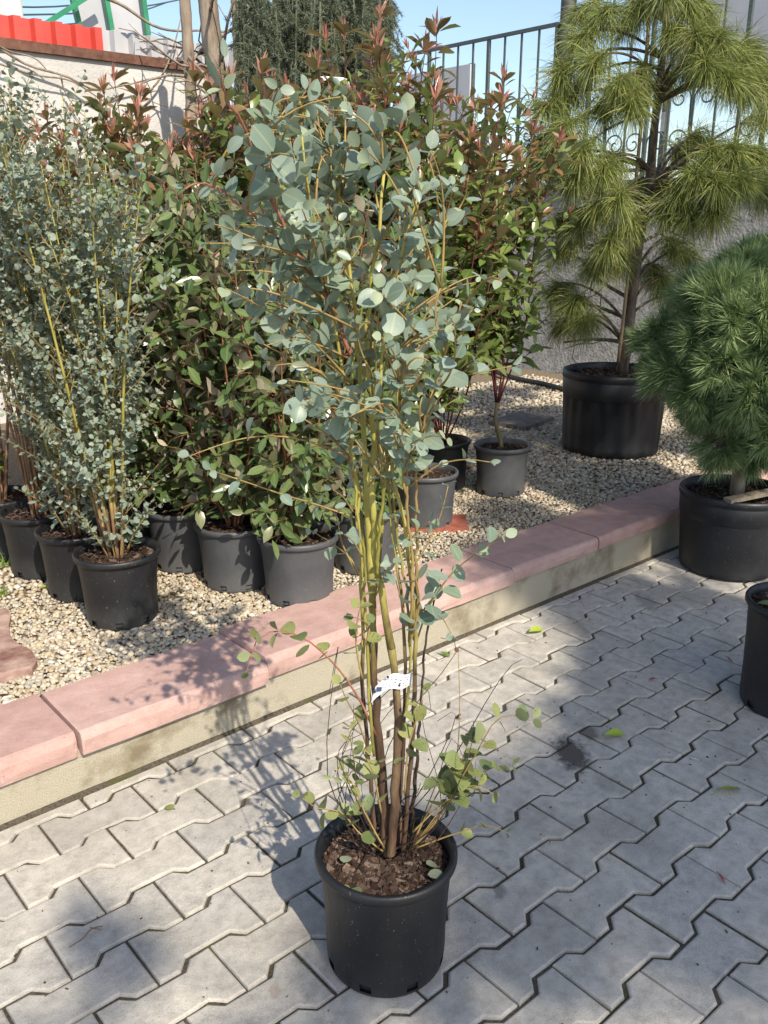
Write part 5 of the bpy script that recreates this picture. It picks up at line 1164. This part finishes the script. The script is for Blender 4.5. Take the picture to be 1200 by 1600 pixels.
# ---- shade trees standing to the right of and behind the photographer, and the pot at the picture's edge
def build_shade():
    rg = np.random.default_rng(88)
    t = thing('shade_tree', 'spreading leafy tree behind the viewpoint, shading the right side of the paving', 'tree', (0.5, -7.6, -0.06))
    kx, ky = -tosun[0]/tosun[2], -tosun[1]/tosun[2]
    trunk_top = np.array([0.45, -7.55, 4.2]); mb = MB(); mb.tube(smooth_path([(0.5, -7.6, -0.1), (0.46, -7.58, 2.1), trunk_top], 12), np.linspace(0.16, 0.10, 12), 10); part('trunk', mb, 'grey_bark', t, True)
    L = Leaves(); br = MB()
    # leaf masses: where their shade lands on the ground (u, v), half sizes, height of the branch, leaves
    for (u, v, ru, rv, h, nl) in ((2.30, 0.22, 0.36, 0.25, 3.6, 1100), (2.72, 0.26, 0.32, 0.25, 3.7, 950), (2.45, -0.25, 0.34, 0.25, 3.9, 560), (2.25, -0.72, 0.42, 0.28, 4.1, 800), (1.75, -0.98, 0.42, 0.26, 4.2, 800), (1.25, -1.10, 0.36, 0.26, 4.3, 700),
                                  (1.98, -0.60, 0.32, 0.20, 4.1, 500), (2.45, -0.50, 0.32, 0.22, 4.0, 500), (1.68, -0.80, 0.26, 0.16, 4.1, 350), (1.48, -1.32, 0.32, 0.18, 4.2, 450), (2.05, -1.18, 0.34, 0.20, 4.2, 450), (1.02, -1.38, 0.26, 0.16, 4.3, 300), (0.12, -1.10, 0.16, 0.14, 4.3, 110), (-0.05, -0.62, 0.10, 0.10, 4.3, 60), (0.92, -0.86, 0.24, 0.16, 4.3, 300), (1.85, -1.50, 0.40, 0.28, 4.3, 600), (1.32, -1.58, 0.26, 0.2, 4.4, 280), (0.70, -1.22, 0.24, 0.20, 4.4, 300), (0.42, -0.98, 0.18, 0.14, 4.3, 150), (2.75, -0.95, 0.4, 0.3, 4.0, 600),
                                  (4.25, 1.30, 0.40, 0.30, 3.3, 800), (4.6, 0.9, 0.4, 0.3, 3.3, 500), (3.35, 1.55, 0.36, 0.24, 3.3, 600), (3.9, 1.72, 0.36, 0.24, 3.3, 600), (2.75, 1.35, 0.30, 0.2, 3.4, 350), (4.6, 1.7, 0.4, 0.3, 3.3, 500), (-0.30, -0.86, 0.14, 0.16, 4.3, 140), (2.55, 0.72, 0.22, 0.18, 3.5, 250)):
        h += 2.6; c = np.array([u-kx*h, v-ky*h, h]); q = (trunk_top+c)/2+np.array([0, 0, 0.25]); br.tube(bez(trunk_top-np.array([0, 0, 0.1]), q, c, 12), np.linspace(0.035, 0.008, 12), 6)
        for k in range(max(3, int(nl*2.0)//45)):
            o = rg.normal(size=2)*0.45; e = c+np.array([o[0]*ru, o[1]*rv, rg.normal()*0.05]); P = bez(c-np.array([0, 0, 0.05]), (c+e)/2, e, 5); br.tube(P, np.linspace(0.006, 0.002, 5), 4, False)
            for j in range(45):
                a = rg.uniform(0, 6.283); rr = math.sqrt(rg.random())*0.6; p = e+np.array([ru*rr*math.cos(a)*0.75, rv*rr*math.sin(a)*0.75, rg.normal()*0.05])
                dd = unit(rg.normal(size=3)); L.put(p, dd, unit(rg.normal(size=3)+np.array([0, 0, 0.9])), rg.uniform(0.06, 0.105), 'plain', 'shade_leaf')
    part('branches', br, 'grey_bark', t, True); L.build(t, 0, 1)
    # pot whose rim shows at the right edge
    t = thing('plastic_pot', 'black pot of dark soil cut off by the right picture edge', 'pot', (2.154, -1.078, 0))
    add_pot(t, 0.168, 0.142, 0.380, 'pot_black', rotz=0.3); add_soil(t, 0.15, 0.345, 12, 200, 0.02)
    mb = MB(); V, T, Q = TPL['round'][1]; p = np.array([2.072, -1.022, 0.366]); mb.add(V*0.05+p, T, Q); part('fallen_leaf', mb, 'euc_low', t, True)
build_shade()

# ---- small things
def build_small():
    rg = np.random.default_rng(99)
    def leaf(px, z, length_, mat, tpl, yaw, label, name='fallen_leaf', tilt=0.0, group='fallen leaves on the paving', curl=None):
        p = G(*px, z); mb = MB(); V, T, Q = TPL[tpl][0]; V = V-np.array([0, 0.5, 0])
        M = np.array(Matrix.Rotation(yaw, 3, 'Z')@Matrix.Rotation(tilt, 3, 'Y'))
        W = V@M.T*length_; W[:, 2] -= W[:, 2].min()
        t = thing(name, label, 'leaf', (p[0], p[1], z), group); mb.add(W+p, T, Q); part('blade', mb, mat, t, True)
        a = (np.array([0, -0.5, 0])@M.T)*length_; b = (np.array([0, -0.68, 0])@M.T)*length_; mb = MB(); mb.tube([p+a+np.array([0, 0, 0.003]), p+b+np.array([0, 0, 0.002])], 0.0012, 5); part('stalk', mb, mat, t, True)
    ang = lambda a, b: math.atan2(*(lambda d: (-d[0], d[1]))((G(*b)-G(*a))[:2]))
    leaf((960, 1150), 0.004, 0.075, 'fallen', 'phot', ang((942, 1153), (980, 1145)), 'yellow green fallen leaf beside the dark wet stain', tilt=0.35)
    leaf((838, 988), 0.004, 0.085, 'fallen', 'phot', ang((824, 992), (855, 982)), 'yellow green fallen leaf near the kerb, on sunlit pavers', tilt=0.3)
    leaf((1137, 1236), 0.004, 0.085, 'fallen', 'phot', ang((1114, 1246), (1163, 1233)), 'yellow edged curled fallen leaf with a red stalk toward the right edge', tilt=-0.5)
    leaf((695, 1024), 0.004, 0.05, 'fresh', 'phot', ang((682, 1020), (708, 1028)), 'small green fallen leaf right of the eucalyptus stems')
    leaf((1128, 1374), 0.004, 0.04, 'fallen_red', 'slim', ang((1122, 1367), (1133, 1383)), 'small red fallen leaf low on the right paving')
    leaf((1140, 1032), 0.004, 0.05, 'fallen_red', 'slim', ang((1128, 1026), (1145, 1040)), 'thin red fallen leaf left of the edge pot')
    leaf((1020, 1062), 0.004, 0.03, 'fallen_red', 'phot', 1.0, 'crumpled pale red fallen leaf in the middle of the shaded paving')
    leaf((265, 1262), 0.004, 0.03, 'euc_low', 'round', 0.4, 'tiny green fallen leaf lying in a joint near the kerb')
    leaf((1083, 1186), 0.004, 0.026, 'label', 'slim', 0.3, 'tiny whitish dry fallen leaf on the shaded right paving')
    leaf((277, 935), ZG+0.008, 0.06, 'fresh', 'slim', 0.9, 'narrow green fallen leaf on the gravel between the pot rows', group='fallen leaves on the gravel')
    leaf((70, 918), ZG+0.010, 0.045, 'fallen', 'elae', 1.2, 'tan fallen leaf on the gravel beside the second black pot', group='fallen leaves on the gravel')
    P = [G(x, y, 0.006) for x, y in ((108, 1480), (132, 1464), (143, 1451), (160, 1447))]; t = thing('dry_twig', 'thin forked dry twig lying on the sunlit pavers', 'twig', tuple(P[0]))
    mb = MB(); mb.tube(smooth_path(P, 8), 0.0013, 5); mb.tube([G(141, 1449, 0.006), G(158, 1453, 0.006)], 0.001, 5); part('shoot', mb, 'brown_stem', t, True)
    # crumbs of dirt on the paving
    mb = MB(); n = 420
    for i in range(n):
        x, y = rg.uniform(-0.3, 3.3), rg.uniform(-1.8, -0.02); s = rg.uniform(0.0012, 0.0036); mb.box((x, y, 0.0015), (s*rg.uniform(0.6, 2.6), s, s*0.7), np.array(Matrix.Rotation(rg.uniform(0, 6), 3, 'Z')))
    tag(ob('dirt_crumbs', mb.mesh('dirt_crumbs', 'litter')), 'dark specks of soil and debris on the pavers', 'debris', kind='stuff')
    # worn red slab at the left edge
    outl = [(-60, 1075), (-60, 930), (-10, 950), (12, 952), (17, 962), (14, 978), (16, 992), (24, 1004), (34, 1010), (50, 1017), (58, 1032), (50, 1044), (30, 1048), (0, 1056)]
    zt = ZG+0.020; top = np.array([G(x, y, zt) for x, y in outl]); cen = top.mean(0); n = len(top)
    low = top.copy(); low[:, 2] = ZG-0.02; inn = cen+(top-cen)*0.955; inn[:, 2] = zt+0.004
    mb = MB(); mb.poly(np.concatenate([inn, top, low]), [list(range(n))[::-1]]+[[i, n+i, n+(i+1) % n, (i+1) % n][::-1] for i in range(n)]+[[n+i, 2*n+i, 2*n+(i+1) % n, n+(i+1) % n][::-1] for i in range(n)])
    t = thing('stone_slab', 'worn wavy edged reddish slab lying on the gravel at the left edge', 'slab', (cen[0], cen[1], ZG)); part('slab_body', mb, 'terracotta', t)
    # red slab under the photinia pot
    t = thing('brick_slab', 'flat red brick slab under the front photinia pot', 'slab', (2.12, 0.60, ZG)); mb = MB()
    q = G(735, 828, ZG+0.02); mb.box((2.175, 0.63, ZG+0.002), (0.27, 0.22, 0.024), np.array(Matrix.Rotation(-0.7, 3, 'Z'))); part('slab_body', mb, 'brick', t)
    # dark slabs and hose near the tub
    for i, (q, sz, r, lab) in enumerate((((815, 655), (0.42, 0.30, 0.04), 0.2, 'dark stepping slab in shade behind the lone photinia pot'),)):
        p = G(*q, ZG+0.03); t = thing('stone_slab', lab, 'slab', (p[0], p[1], ZG)); mb = MB(); mb.box((p[0], p[1], ZG+0.012), sz, np.array(Matrix.Rotation(r, 3, 'Z'))); part('slab_body', mb, 'dark_slab', t)
    P = smooth_path([G(x, y, ZG+0.03) for x, y in ((760, 575), (810, 592), (850, 600), (885, 608), (930, 600))], 24); t = thing('garden_hose', 'black hose lying behind the big ribbed tub', 'hose', tuple(P[0]))
    mb = MB(); mb.tube(P, 0.022, 8); part('tube', mb, 'rubber', t, True)
    # bright leaved plant peeking in at the left edge
    b = G(-40, 860, ZG); t = thing('leafy_seedling', 'bright green leafy shoot peeking in at the left edge above the pots', 'plant', (b[0], b[1], ZG)); L = Leaves()
    top = onV(-14, 735, b); mb = MB(); P = smooth_path([b, (b+top)/2+np.array([0.01, 0, 0]), top, top+np.array([0, 0, 0.1])], 10); mb.tube(P, np.linspace(0.006, 0.003, 10), 6); part('stem', mb, 'phot_trunk', t, True)
    for k in range(26):
        p, ax = along(P, rg.uniform(0.5, 1.0)); d = unit(perp(ax, rg)+np.array([0, 0, 0.25])); L.put(p, d, unit(np.array([0, 0, 1.0])+0.4*rg.normal(size=3)), rg.uniform(0.06, 0.085), 'phot', 'fresh' if k % 3 else 'phot')
    L.build(t, 26, 2)
    # small weeds in the gravel at the left edge
    for i, (q, lab) in enumerate((((6, 885), 'small grassy weed in the gravel at the left edge, upper one'), ((4, 930), 'small grassy weed in the gravel at the left edge above the red slab'))):
        p = G(*q, ZG); t = thing('grass_tuft', lab, 'weed', tuple(p), 'weeds in the gravel'); mb = MB(); n = 26; D = rg.normal(size=(n, 3)); D[:, 2] = np.abs(D[:, 2])+0.8; D /= np.linalg.norm(D, axis=1, keepdims=True)
        mb.add(*needle_set(np.repeat(p[None], n, 0)+rg.normal(size=(n, 3))*0.008, D, rg.uniform(0.03, 0.07, n), 0.0016, rg, 0.9, 3)); part('blades', mb, 'fresh', t)
build_small()
